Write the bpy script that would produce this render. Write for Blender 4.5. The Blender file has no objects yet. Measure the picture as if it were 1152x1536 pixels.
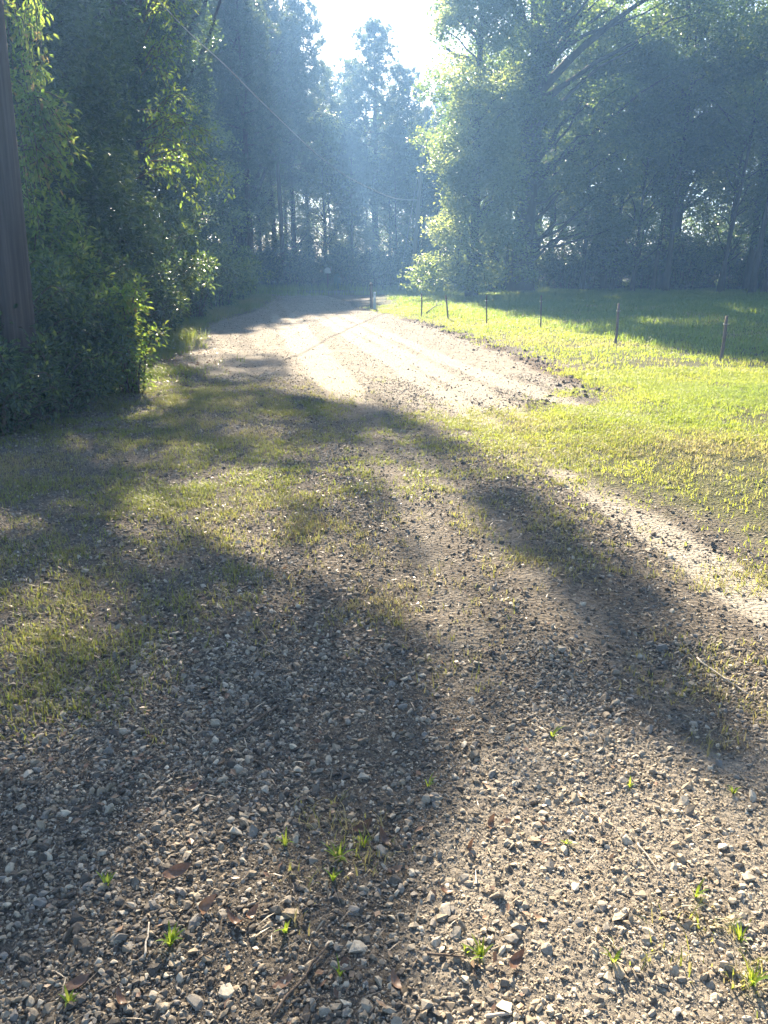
import bpy, math
import numpy as np
from mathutils import Vector, Matrix

rng = np.random.default_rng(11)
PI = math.pi
R = math.radians

# ------------------------------------------------------------------ scene
sc = bpy.context.scene
COL = sc.collection
SUN_EL, SUN_AZ = R(30.0), R(-8.0)
S = np.array([math.sin(SUN_AZ) * math.cos(SUN_EL), math.cos(SUN_AZ) * math.cos(SUN_EL), math.sin(SUN_EL)])

# ------------------------------------------------------------------ camera
CAM_H, PITCH, F = 1.5, R(18.2), 1117.0
cam = bpy.data.cameras.new('camera')
cam.sensor_fit = 'VERTICAL'
cam.angle = 2 * math.atan(768 / F)
cam.clip_start, cam.clip_end = 0.05, 2000
co = bpy.data.objects.new('camera', cam)
COL.objects.link(co)
co.location = (0, 0, CAM_H)
co.rotation_euler = (R(90) - PITCH, 0, 0)
sc.camera = co
cp, sp = math.cos(PITCH), math.sin(PITCH)

# ------------------------------------------------------------------ noise
def _h(ix, iy, s):
    n = (ix.astype(np.int64) * 374761393 + iy.astype(np.int64) * 668265263 + s * 974711) & 0x7fffffff
    n = ((n ^ (n >> 13)) * 1274126177) & 0x7fffffff
    return ((n ^ (n >> 16)) & 0xffff) / 65535.0

def vn(x, y, s=0):
    x = np.asarray(x, float); y = np.asarray(y, float)
    ix, iy = np.floor(x), np.floor(y)
    fx, fy = x - ix, y - iy
    fx, fy = fx * fx * (3 - 2 * fx), fy * fy * (3 - 2 * fy)
    a = _h(ix, iy, s); b = _h(ix + 1, iy, s); c = _h(ix, iy + 1, s); d = _h(ix + 1, iy + 1, s)
    return (a * (1 - fx) + b * fx) * (1 - fy) + (c * (1 - fx) + d * fx) * fy

def fbm(x, y, s=0, o=3):
    t, a, n = 0, .5, 0
    for k in range(o):
        t = t + a * vn(x * 2 ** k, y * 2 ** k, s + k * 17); n += a; a *= .5
    return t / n

def ss(a, b, x):
    t = np.clip((x - a) / (b - a), 0, 1)
    return t * t * (3 - 2 * t)

# ------------------------------------------------------------------ layout on the ground
def flat(px, py):
    u, v = (px - 576) / F, (768 - py) / F
    dz = -sp + cp * v
    t = -CAM_H / dz
    return u * t, (cp + sp * v) * t

def poly(pts):
    return np.array([flat(*p) for p in pts])

def sdist(P, x, y):
    """signed distance to a polygon, positive inside"""
    x = np.asarray(x, float); y = np.asarray(y, float)
    ins = np.zeros(x.shape, bool); d = np.full(x.shape, 1e9)
    n = len(P)
    for i in range(n):
        ax, ay = P[i]; bx, by = P[(i + 1) % n]
        ex, ey = bx - ax, by - ay
        t = np.clip(((x - ax) * ex + (y - ay) * ey) / (ex * ex + ey * ey + 1e-12), 0, 1)
        d = np.minimum(d, (x - ax - t * ex) ** 2 + (y - ay - t * ey) ** 2)
        c = ((ay > y) != (by > y)) & (x < (bx - ax) * (y - ay) / (by - ay + 1e-12) + ax)
        ins ^= c
    return np.where(ins, 1, -1) * np.sqrt(d)

LAWN = poly([(548, 443), (538, 462), (600, 474), (650, 486), (700, 503), (760, 524), (830, 550), (885, 577), (872, 600),
             (800, 606), (690, 640), (760, 692), (860, 738), (930, 768), (1010, 805), (1100, 838), (1250, 880), (1500, 760),
             (2600, 640), (3500, 440), (1152, 432), (700, 436)])
FIELD = poly([(600, 462), (632, 472), (671, 478), (730, 486), (810, 494), (925, 518), (1087, 543), (1250, 575), (1500, 620),
              (2600, 560), (4000, 440), (1152, 427), (700, 431), (570, 436)])
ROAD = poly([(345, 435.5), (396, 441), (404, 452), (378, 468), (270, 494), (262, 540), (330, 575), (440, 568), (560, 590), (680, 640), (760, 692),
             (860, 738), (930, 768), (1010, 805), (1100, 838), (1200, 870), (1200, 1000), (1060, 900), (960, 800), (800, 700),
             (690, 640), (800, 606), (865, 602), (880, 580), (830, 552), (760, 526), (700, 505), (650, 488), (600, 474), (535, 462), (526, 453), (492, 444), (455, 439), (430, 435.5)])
CROSS = np.array([(-60, 45.5), (60, 47.5), (60, 52.5), (-60, 50.5)], float)
LIT_TINT = poly([(700, 1130), (640, 1280), (600, 1420), (610, 1700), (1500, 1700), (1500, 1100), (1250, 950), (1100, 1130), (960, 1090), (840, 1060)])  # sunlit foreground patch; its sunlight is painted as paler soil and stones
LITTER = poly([(-300, 640), (0, 610), (150, 585), (260, 560), (265, 500), (300, 480), (370, 462), (395, 445), (-900, 445), (-900, 600)])

GREEN = []  # patches of thin grass: x, y, rx, ry, amount
for px, py, rx, ry, a in [(290, 752, .75, .55, 1.0), (400, 745, .7, .5, .7), (150, 700, 1.1, .6, .45), (60, 760, .8, .5, .45),
                          (210, 640, 1.2, .8, .5), (420, 612, .6, .9, .6), (270, 600, 1.0, 1.0, .7), (560, 700, .5, .4, .3),
                          (630, 720, .4, .4, .4), (820, 835, .3, .3, .45), (60, 980, .45, .4, .95), (140, 900, .5, .4, .6),
                          (240, 900, .4, .3, .5), (600, 905, .28, .3, .6), (450, 800, .5, .4, .6), (330, 820, .5, .4, .6), (1100, 1060, .3, .3, .4),
                          (1120, 860, .3, .2, .5), (500, 1290, .14, .14, .5), (1110, 1000, .3, .2, .35), (1130, 1480, .12, .15, .5), (468, 444, 1.6, 2.2, 1.0), (520, 448, 1.4, 1.8, .9), (455, 448, .5, 3.0, .6),
                          (90, 640, 1.0, .8, .5), (380, 700, .7, .5, .5), (40, 1060, .3, .2, .5), (450, 1390, .12, .1, .25), (800, 640, 1.3, .8, .7),
                          (900, 680, 1.3, .8, .7), (120, 800, 1.3, .7, .55), (330, 660, 1.2, .8, .5), (180, 590, 1.3, 1.0, .55), (-100, 720, 1.4, 1.0, .5), (300, 850, .6, .4, .45), (30, 900, .6, .4, .6), (780, 780, .4, .35, .35), (660, 1000, .2, .2, .25)]:
    x, y = flat(px, py); GREEN.append((x, y, rx, ry, a))

def green(x, y):
    g = np.zeros(np.shape(x))
    for cx, cy, rx, ry, a in GREEN:
        g = np.maximum(g, a * np.exp(-(((x - cx) / rx) ** 2 + ((y - cy) / ry) ** 2)))
    return g

TRK = []
for pts in [[(405, 455), (409, 468), (447, 517), (500, 580), (560, 660), (640, 800), (700, 1000)],
            [(425, 455), (437, 468), (489, 544), (560, 620), (690, 740), (860, 900), (1100, 1150)],
            [(455, 455), (482, 478), (593, 544), (700, 610), (830, 690), (1000, 800), (1250, 960)],
            [(480, 455), (513, 471), (638, 527), (732, 565), (860, 606), (1000, 650)],
            [(465, 455), (497, 475), (615, 535), (715, 588), (850, 650), (1050, 760), (1300, 880)]]:
    TRK.append(np.array([flat(*p) for p in pts]))

def tracks(x, y):
    d = np.full(np.shape(x), 1e9)
    for P in TRK:
        for i in range(len(P) - 1):
            ax, ay = P[i]; ex, ey = P[i + 1] - P[i]
            t = np.clip(((x - ax) * ex + (y - ay) * ey) / (ex * ex + ey * ey), 0, 1)
            d = np.minimum(d, (x - ax - t * ex) ** 2 + (y - ay - t * ey) ** 2)
    d = np.sqrt(d)
    return ss(.36, .05, d + .12 * (vn(x * 3, y * 1.1, 5) - .5))

def gz(x, y):
    x = np.asarray(x, float); y = np.asarray(y, float)
    l = sdist(LAWN, x, y); f = sdist(FIELD, x, y)
    z = .10 * ss(-.1, 1.6, l) + .22 * ss(0, 9, f) + .10 * ss(-.5, 2.5, f) * ss(22, 17, y) * 0
    z = z + .05 * (fbm(x * .35, y * .35, 3) - .5) + .035 * (fbm(x * 1.3, y * 1.3, 9) - .5) + .012 * (vn(x * 6, y * 6, 4) - .5)
    z = z + .05 * ss(0, 1, l) * (fbm(x * 1.1, y * 1.1, 21) - .5)
    z = z - .022 * tracks(x, y) * ss(1, 3, y)
    b = np.exp(-(l / .28) ** 2) * ss(7.5, 9, y) * ss(26, 20, y)          # ragged berm of pushed-up soil along the lawn edge
    z = z + b * (.005 + .05 * vn(x * 3.1, y * 3.1, 31) ** 2)
    s = sdist(LITTER, x, y)
    z = z + .12 * ss(0, 3, s)
    return z

def G(px, py):
    x, y = flat(px, py)
    u, v = (px - 576) / F, (768 - py) / F
    for _ in range(12):
        z = float(gz(np.array([x]), np.array([y]))[0])
        t = (z - CAM_H) / (-sp + cp * v)
        x, y = u * t, (cp + sp * v) * t
    return Vector((x, y, float(gz(np.array([x]), np.array([y]))[0])))

def P(px, py, d):
    """point d metres ahead, seen at a pixel"""
    u, v = (px - 576) / F, (768 - py) / F
    t = d / (cp + sp * v)
    return Vector((u * t, d, CAM_H + t * (-sp + cp * v)))

def Z(x, y):
    return float(gz(np.array([x]), np.array([y]))[0])

# ------------------------------------------------------------------ mesh helpers
def make_mesh(name, V, FL, mats, tint=None, midx=None, smooth=False):
    V = np.asarray(V, np.float32).reshape(-1, 3)
    FL = [np.asarray(f, np.int32) for f in FL if len(f)]
    me = bpy.data.meshes.new(name)
    me.vertices.add(len(V)); me.vertices.foreach_set('co', V.ravel())
    loops = np.concatenate([f.ravel() for f in FL])
    tot = np.concatenate([np.full(len(f), f.shape[1], np.int32) for f in FL])
    st = np.concatenate([[0], np.cumsum(tot)[:-1]]).astype(np.int32)
    me.loops.add(len(loops)); me.loops.foreach_set('vertex_index', loops)
    me.polygons.add(len(tot)); me.polygons.foreach_set('loop_start', st)
    try: me.polygons.foreach_set('loop_total', tot)
    except Exception: pass
    for m in (mats if isinstance(mats, (list, tuple)) else [mats]): me.materials.append(m)
    if midx is not None: me.polygons.foreach_set('material_index', np.asarray(midx, np.int32))
    me.polygons.foreach_set('use_smooth', np.full(len(tot), bool(smooth)))
    if tint is not None:
        a = me.attributes.new('tint', 'FLOAT', 'FACE')
        a.data.foreach_set('value', np.asarray(tint, np.float32))
    me.update(calc_edges=True); me.validate()
    return me

def link(name, me, parent=None, loc=None):
    o = bpy.data.objects.new(name, me); COL.objects.link(o)
    if parent is not None: o.parent = parent
    if loc is not None: o.location = loc
    return o

def tag(o, label, cat, group=None, kind=None):
    o['label'] = label; o['category'] = cat
    if group: o['group'] = group
    if kind: o['kind'] = kind
    return o

def empty(name, loc, label, cat, group=None, rz=0, s=1):
    o = bpy.data.objects.new(name, None); COL.objects.link(o)
    o.location = loc; o.rotation_euler = (0, 0, rz); o.scale = (s, s, s)
    o.empty_display_size = .2
    return tag(o, label, cat, group)

def copy_thing(src, loc, rz=0, s=1, label=None, cat=None, group=None, tilt=(0, 0)):
    c = src.copy(); COL.objects.link(c)
    c.location = loc; c.rotation_euler = (tilt[0], tilt[1], rz)
    c.scale = s if isinstance(s, (tuple, list)) else (s, s, s)
    if label: c['label'] = label
    if cat: c['category'] = cat
    if group: c['group'] = group
    for ch in list(src.children):
        d = ch.copy(); COL.objects.link(d); d.parent = c
        for g in list(ch.children):
            e = g.copy(); COL.objects.link(e); e.parent = d
    return c

class MB:
    """collects tubes / boxes and turns them into one mesh"""
    def __init__(self): self.V = []; self.Q = []; self.T = []; self.n = 0
    def add(self, V, Q=(), T=()):
        self.V.append(np.asarray(V, float).reshape(-1, 3))
        if len(Q): self.Q.append(np.asarray(Q, int) + self.n)
        if len(T): self.T.append(np.asarray(T, int) + self.n)
        self.n += len(self.V[-1])
    def tube(self, path, rad, k=7, wob=0.0, cap=True):
        path = np.asarray(path, float); n = len(path); rad = np.broadcast_to(np.asarray(rad, float), (n,))
        T = np.gradient(path, axis=0); T /= np.linalg.norm(T, axis=1, keepdims=True) + 1e-9
        ref = np.array([1., 0, 0]) if abs(T[0][0]) < .8 else np.array([0, 1., 0])
        A = np.cross(T, ref); A /= np.linalg.norm(A, axis=1, keepdims=True) + 1e-9
        B = np.cross(T, A)
        th = np.arange(k) * 2 * PI / k
        r = rad[:, None] * (1 + wob * (rng.random((n, k)) - .5))
        V = path[:, None, :] + r[..., None] * (np.cos(th)[None, :, None] * A[:, None, :] + np.sin(th)[None, :, None] * B[:, None, :])
        V = V.reshape(-1, 3)
        i, j = np.meshgrid(np.arange(n - 1), np.arange(k), indexing='ij')
        a = (i * k + j).ravel(); b = (i * k + (j + 1) % k).ravel()
        Q = np.stack([a, b, b + k, a + k], 1)
        Tt = []
        if cap:
            V = np.vstack([V, path[0], path[-1]]); m = n * k
            Tt = [(m, (q + 1) % k, q) for q in range(k)] + [(m + 1, (n - 1) * k + q, (n - 1) * k + (q + 1) % k) for q in range(k)]
        self.add(V, Q, Tt)
    def box(self, c, h, rz=0, taper=1.0):
        hx, hy, hz = h
        V = np.array([(sx * hx * (taper if sz > 0 else 1), sy * hy * (taper if sz > 0 else 1), sz * hz) for sz in (-1, 1) for sy in (-1, 1) for sx in (-1, 1)])
        cz, szn = math.cos(rz), math.sin(rz)
        V = V @ np.array([[cz, szn, 0], [-szn, cz, 0], [0, 0, 1]]) + np.array(c)
        self.add(V, [(0, 2, 3, 1), (4, 5, 7, 6), (0, 1, 5, 4), (2, 6, 7, 3), (0, 4, 6, 2), (1, 3, 7, 5)])
    def mesh(self, name, mat, smooth=True):
        F = []
        if self.Q: F.append(np.vstack(self.Q))
        if self.T: F.append(np.vstack(self.T))
        return make_mesh(name, np.vstack(self.V), F, mat, smooth=smooth)
    def build(self, name, mat, parent=None, smooth=True):
        return link(name, self.mesh(name, mat, smooth), parent)

def unit(v): return v / (np.linalg.norm(v, axis=-1, keepdims=True) + 1e-9)

def leaf_arrays(C, size, up=.6, droop=.0, aspect=.5, fine=False, D=None):
    """folded leaves: C base points (N,3); returns V, faces, tint"""
    N = len(C); size = np.broadcast_to(size, (N,)) * (.65 + .7 * rng.random(N))
    if D is None:
        D = rng.normal(size=(N, 3)); D[:, 2] = D[:, 2] * .5 - droop
    D = unit(D)
    Nn = rng.normal(size=(N, 3)); Nn[:, 2] = np.abs(Nn[:, 2]) + up * 2
    Sd = unit(np.cross(D, Nn)); Nn = np.cross(Sd, D)
    L = size[:, None]; w = L * aspect * .5
    b = C; t = C + D * L - np.array([0, 0, .12]) * L
    fold = .25 * w * Nn
    if not fine:
        V = np.stack([b, b + D * L * .45 + Sd * w + fold, t, b + D * L * .45 - Sd * w + fold], 1).reshape(-1, 3)
        Fq = np.arange(N * 4).reshape(N, 4)
        return V, Fq, rng.random(N)
    V = np.stack([b, b + D * L * .28 + Sd * w * .85 + fold, b + D * L * .66 + Sd * w * .8 + fold, t,
                  b + D * L * .66 - Sd * w * .8 + fold, b + D * L * .28 - Sd * w * .85 + fold], 1).reshape(-1, 3)
    k = np.arange(N)[:, None] * 6
    Fq = np.concatenate([k + np.array([[0, 1, 2, 3]]), k + np.array([[3, 4, 5, 0]])], 1).reshape(-1, 4)
    return V, Fq, np.repeat(rng.random(N), 2)

def merge(parts):
    V, Fs, T, n = [], [], [], 0
    for v, f, t in parts:
        V.append(v); Fs.append(f + n); T.append(t); n += len(v)
    return np.vstack(V), np.vstack(Fs), np.concatenate(T)

def clump_points(c, r, n, size=.15, shell=.5):
    m = max(3, n // 13)                                    # leaves sit in sprigs, sprigs fill the clump
    q = sprigs(c, r, m, shell)
    k = rng.integers(0, m, n)
    sg = size * 1.25 * (.6 + .8 * rng.random(m))
    return q[k] + rng.normal(size=(n, 3)) * sg[k][:, None] * np.array([1, 1, .55])

def sprigs(c, r, n, shell=.5):
    d = unit(rng.normal(size=(n, 3)))
    rr = (shell + (1 - shell) * rng.random(n)) ** .9
    bump = 1 + .35 * (vn(d[:, 0] * 3 + c[0] * 7, d[:, 1] * 3 + d[:, 2] * 3 + c[1] * 5, 2) - .5)
    return np.asarray(c) + d * (rr * bump)[:, None] * np.asarray(r)

def crown_mesh(name, clumps, mat, size, up=.6, droop=.15, aspect=.55, fine=False):
    """clumps: (centre, radii, leaf count)"""
    C = np.vstack([(r if np.ndim(r) == 2 else clump_points(c, r, n, size)) for c, r, n in clumps])
    ct = np.concatenate([np.full(n, rng.random()) for c, r, n in clumps])
    V, Fq, t = leaf_arrays(C, size, up, droop, aspect, fine)
    if fine: ct = np.repeat(ct, 2)
    return make_mesh(name, V, [Fq], mat, tint=np.clip(.45 * t + .55 * ct, 0, 1))

# ------------------------------------------------------------------ materials
def new_mat(name):
    m = bpy.data.materials.new(name); m.use_nodes = True
    nt = m.node_tree; nt.nodes.clear()
    return m, nt, nt.nodes.new('ShaderNodeOutputMaterial')

def nd(nt, t, **kw):
    n = nt.nodes.new(t)
    for k, v in kw.items():
        if k in n.inputs.keys(): n.inputs[k].default_value = v
        else: setattr(n, k, v)
    return n

def ramp(nt, stops):
    r = nt.nodes.new('ShaderNodeValToRGB'); e = r.color_ramp.elements
    while len(e) > 1: e.remove(e[0])
    e[0].position = stops[0][0]; e[0].color = (*stops[0][1], 1)
    for p, c in stops[1:]:
        x = e.new(p); x.color = (*c, 1)
    return r

def leaf_mat(name, stops, tr, fac=.42, rough=.45, spec=.4):
    m, nt, out = new_mat(name)
    at = nd(nt, 'ShaderNodeAttribute', attribute_name='tint')
    oi = nd(nt, 'ShaderNodeObjectInfo')
    ad = nd(nt, 'ShaderNodeMath', operation='MULTIPLY_ADD'); ad.inputs[1].default_value = .22; ad.inputs[2].default_value = -.11
    su = nd(nt, 'ShaderNodeMath', operation='ADD'); su.use_clamp = True
    nt.links.new(oi.outputs['Random'], ad.inputs[0]); nt.links.new(ad.outputs[0], su.inputs[0]); nt.links.new(at.outputs['Fac'], su.inputs[1])
    r = ramp(nt, stops); nt.links.new(su.outputs[0], r.inputs['Fac'])
    r2 = ramp(nt, tr); nt.links.new(su.outputs[0], r2.inputs['Fac'])
    p = nd(nt, 'ShaderNodeBsdfPrincipled', Roughness=rough); p.inputs['Specular IOR Level'].default_value = spec
    nt.links.new(r.outputs['Color'], p.inputs['Base Color'])
    t = nd(nt, 'ShaderNodeBsdfTranslucent'); nt.links.new(r2.outputs['Color'], t.inputs['Color'])
    mx = nd(nt, 'ShaderNodeMixShader'); mx.inputs[0].default_value = fac
    nt.links.new(p.outputs[0], mx.inputs[1]); nt.links.new(t.outputs[0], mx.inputs[2]); nt.links.new(mx.outputs[0], out.inputs['Surface'])
    return m

M = {}
M['oak_leaf'] = leaf_mat('oak_leaf', [(0, (.024, .046, .018)), (.5, (.042, .075, .024)), (1, (.075, .105, .03))],
                         [(0, (.10, .19, .03)), (.55, (.22, .34, .05)), (1, (.48, .56, .10))], fac=.46, rough=.33, spec=.5)
M['gum_leaf'] = leaf_mat('gum_leaf', [(0, (.05, .09, .03)), (.5, (.08, .13, .04)), (1, (.13, .17, .06))],
                         [(0, (.28, .38, .07)), (1, (.62, .68, .20))], fac=.5, rough=.3, spec=.5)
M['dark_leaf'] = leaf_mat('dark_leaf', [(0, (.018, .036, .018)), (.6, (.032, .056, .024)), (1, (.05, .075, .03))],
                          [(0, (.05, .11, .03)), (.6, (.14, .22, .05)), (1, (.36, .46, .09))], fac=.4, rough=.35, spec=.5)
M['vine_leaf'] = leaf_mat('vine_leaf', [(0, (.04, .08, .02)), (.8, (.08, .12, .03)), (.95, (.12, .13, .04)), (1, (.20, .12, .05))],
                          [(0, (.22, .38, .05)), (.9, (.42, .50, .08)), (1, (.5, .36, .12))], fac=.5)
M['needle'] = leaf_mat('needle', [(0, (.03, .05, .02)), (.6, (.05, .075, .028)), (1, (.085, .10, .035))],
                       [(0, (.10, .16, .04)), (1, (.26, .30, .08))], fac=.3)
M['grass'] = leaf_mat('grass', [(0, (.06, .10, .02)), (.6, (.10, .14, .03)), (.85, (.16, .17, .05)), (1, (.28, .23, .11))],
                      [(0, (.30, .42, .04)), (.7, (.48, .54, .06)), (1, (.5, .45, .16))], fac=.5, rough=.5)
M['field_grass'] = leaf_mat('field_grass', [(0, (.05, .09, .02)), (.7, (.09, .13, .03)), (.92, (.15, .17, .05)), (1, (.28, .24, .12))],
                            [(0, (.26, .40, .04)), (.8, (.44, .54, .06)), (1, (.5, .45, .18))], fac=.5, rough=.5)
M['thin_grass'] = leaf_mat('thin_grass', [(0, (.05, .075, .02)), (.5, (.08, .10, .03)), (.75, (.16, .14, .06)), (1, (.26, .21, .12))],
                           [(0, (.22, .34, .04)), (.6, (.38, .42, .07)), (1, (.40, .34, .16))], fac=.45, rough=.5)
M['weed'] = leaf_mat('weed', [(0, (.06, .12, .02)), (1, (.14, .20, .04))], [(0, (.35, .5, .04)), (1, (.55, .62, .08))], fac=.5, rough=.4)
M['dry_leaf'] = leaf_mat('dry_leaf', [(0, (.10, .055, .035)), (.5, (.18, .10, .06)), (1, (.30, .20, .12))], [(0, (.2, .1, .05)), (1, (.3, .18, .1))], fac=.15)

def solid_mat(name, stops, scale=(8, 8, 8), rough=.85, bump=.3, bdist=.02, detail=6, obj_rand=0.0, metallic=0.0):
    m, nt, out = new_mat(name)
    tc = nd(nt, 'ShaderNodeTexCoord'); mp = nd(nt, 'ShaderNodeMapping'); mp.inputs['Scale'].default_value = scale
    nt.links.new(tc.outputs['Object'], mp.inputs['Vector'])
    nz = nd(nt, 'ShaderNodeTexNoise', Scale=1.0, Detail=detail, Roughness=.65); nt.links.new(mp.outputs[0], nz.inputs['Vector'])
    r = ramp(nt, stops); nt.links.new(nz.outputs['Fac'], r.inputs['Fac'])
    p = nd(nt, 'ShaderNodeBsdfPrincipled', Roughness=rough, Metallic=metallic); p.inputs['Specular IOR Level'].default_value = .25
    nt.links.new(r.outputs['Color'], p.inputs['Base Color'])
    b = nd(nt, 'ShaderNodeBump', Strength=bump, Distance=bdist); nt.links.new(nz.outputs['Fac'], b.inputs['Height']); nt.links.new(b.outputs[0], p.inputs['Normal'])
    nt.links.new(p.outputs[0], out.inputs['Surface'])
    return m

M['bark'] = solid_mat('bark', [(.3, (.025, .02, .016)), (.55, (.055, .045, .036)), (.75, (.10, .085, .07))], (6, 6, 1.6), bump=.9, bdist=.05)
M['pine_bark'] = solid_mat('pine_bark', [(.3, (.04, .028, .02)), (.6, (.11, .075, .05)), (.8, (.17, .12, .085))], (5, 5, 2.0), bump=.8, bdist=.04)
M['pole_wood'] = solid_mat('pole_wood', [(.3, (.03, .022, .018)), (.5, (.058, .043, .035)), (.75, (.11, .083, .068))], (26, 26, .7), bump=.5, bdist=.012)
M['post_wood'] = solid_mat('post_wood', [(.3, (.09, .065, .05)), (.7, (.20, .15, .115))], (30, 30, 4), bump=.5)
M['post_steel'] = solid_mat('post_steel', [(.3, (.06, .04, .03)), (.7, (.12, .085, .06))], (12, 12, 6), rough=.6, bump=.2, metallic=.0)
M['grey_wood'] = solid_mat('grey_wood', [(.3, (.26, .23, .20)), (.7, (.42, .38, .33))], (20, 20, .9), bump=.3)
M['wire'] = solid_mat('wire', [(.4, (.28, .28, .28)), (.6, (.36, .36, .35))], rough=.45)
M['steel'] = solid_mat('steel', [(.4, (.30, .30, .31)), (.6, (.42, .42, .42))], rough=.4, metallic=.8)
M['mail_white'] = solid_mat('mail_white', [(.3, (.70, .70, .68)), (.7, (.80, .80, .78))], rough=.4)
M['bin_green'] = solid_mat('bin_green', [(.3, (.045, .13, .09)), (.7, (.06, .17, .11))], rough=.45)
M['marker_pale'] = solid_mat('marker_pale', [(.3, (.42, .48, .46)), (.7, (.52, .57, .54))], rough=.5)
M['red'] = solid_mat('red', [(.3, (.4, .03, .02)), (.7, (.5, .05, .03))], rough=.5)
M['twig'] = solid_mat('twig', [(.3, (.05, .035, .025)), (.7, (.16, .12, .09))], (60, 60, 60))
M['pale_twig'] = solid_mat('pale_twig', [(.3, (.30, .25, .19)), (.7, (.5, .44, .36))], (60, 60, 60))

def stone_mat(name, stops, rough=.8):
    m, nt, out = new_mat(name)
    at = nd(nt, 'ShaderNodeAttribute', attribute_name='tint')
    r = ramp(nt, stops); nt.links.new(at.outputs['Fac'], r.inputs['Fac'])
    g = nd(nt, 'ShaderNodeNewGeometry')
    nz = nd(nt, 'ShaderNodeTexNoise', Scale=95.0, Detail=5.0, Roughness=.7); nt.links.new(g.outputs['Position'], nz.inputs['Vector'])
    r2 = ramp(nt, [(.3, (.62, .60, .57)), (.7, (1.15, 1.12, 1.08))]); nt.links.new(nz.outputs['Fac'], r2.inputs['Fac'])
    mx = nd(nt, 'ShaderNodeMix', data_type='RGBA', blend_type='MULTIPLY'); mx.inputs[0].default_value = 1
    nt.links.new(r.outputs['Color'], mx.inputs[6]); nt.links.new(r2.outputs['Color'], mx.inputs[7])
    p = nd(nt, 'ShaderNodeBsdfPrincipled', Roughness=rough); p.inputs['Specular IOR Level'].default_value = .3
    nt.links.new(mx.outputs[2], p.inputs['Base Color'])
    b = nd(nt, 'ShaderNodeBump', Strength=.5, Distance=.003); nt.links.new(nz.outputs['Fac'], b.inputs['Height']); nt.links.new(b.outputs[0], p.inputs['Normal'])
    nt.links.new(p.outputs[0], out.inputs['Surface'])
    return m

M['stone'] = stone_mat('stone', [(0, (.075, .065, .055)), (.2, (.15, .13, .105)), (.35, (.24, .20, .145)), (.5, (.20, .19, .175)), (.65, (.33, .285, .215)), (.78, (.27, .215, .15)), (.9, (.40, .355, .28)), (1, (.52, .46, .36))])
M['clod'] = stone_mat('clod', [(0, (.055, .045, .035)), (.6, (.11, .09, .07)), (1, (.19, .155, .12))], .95)

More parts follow.
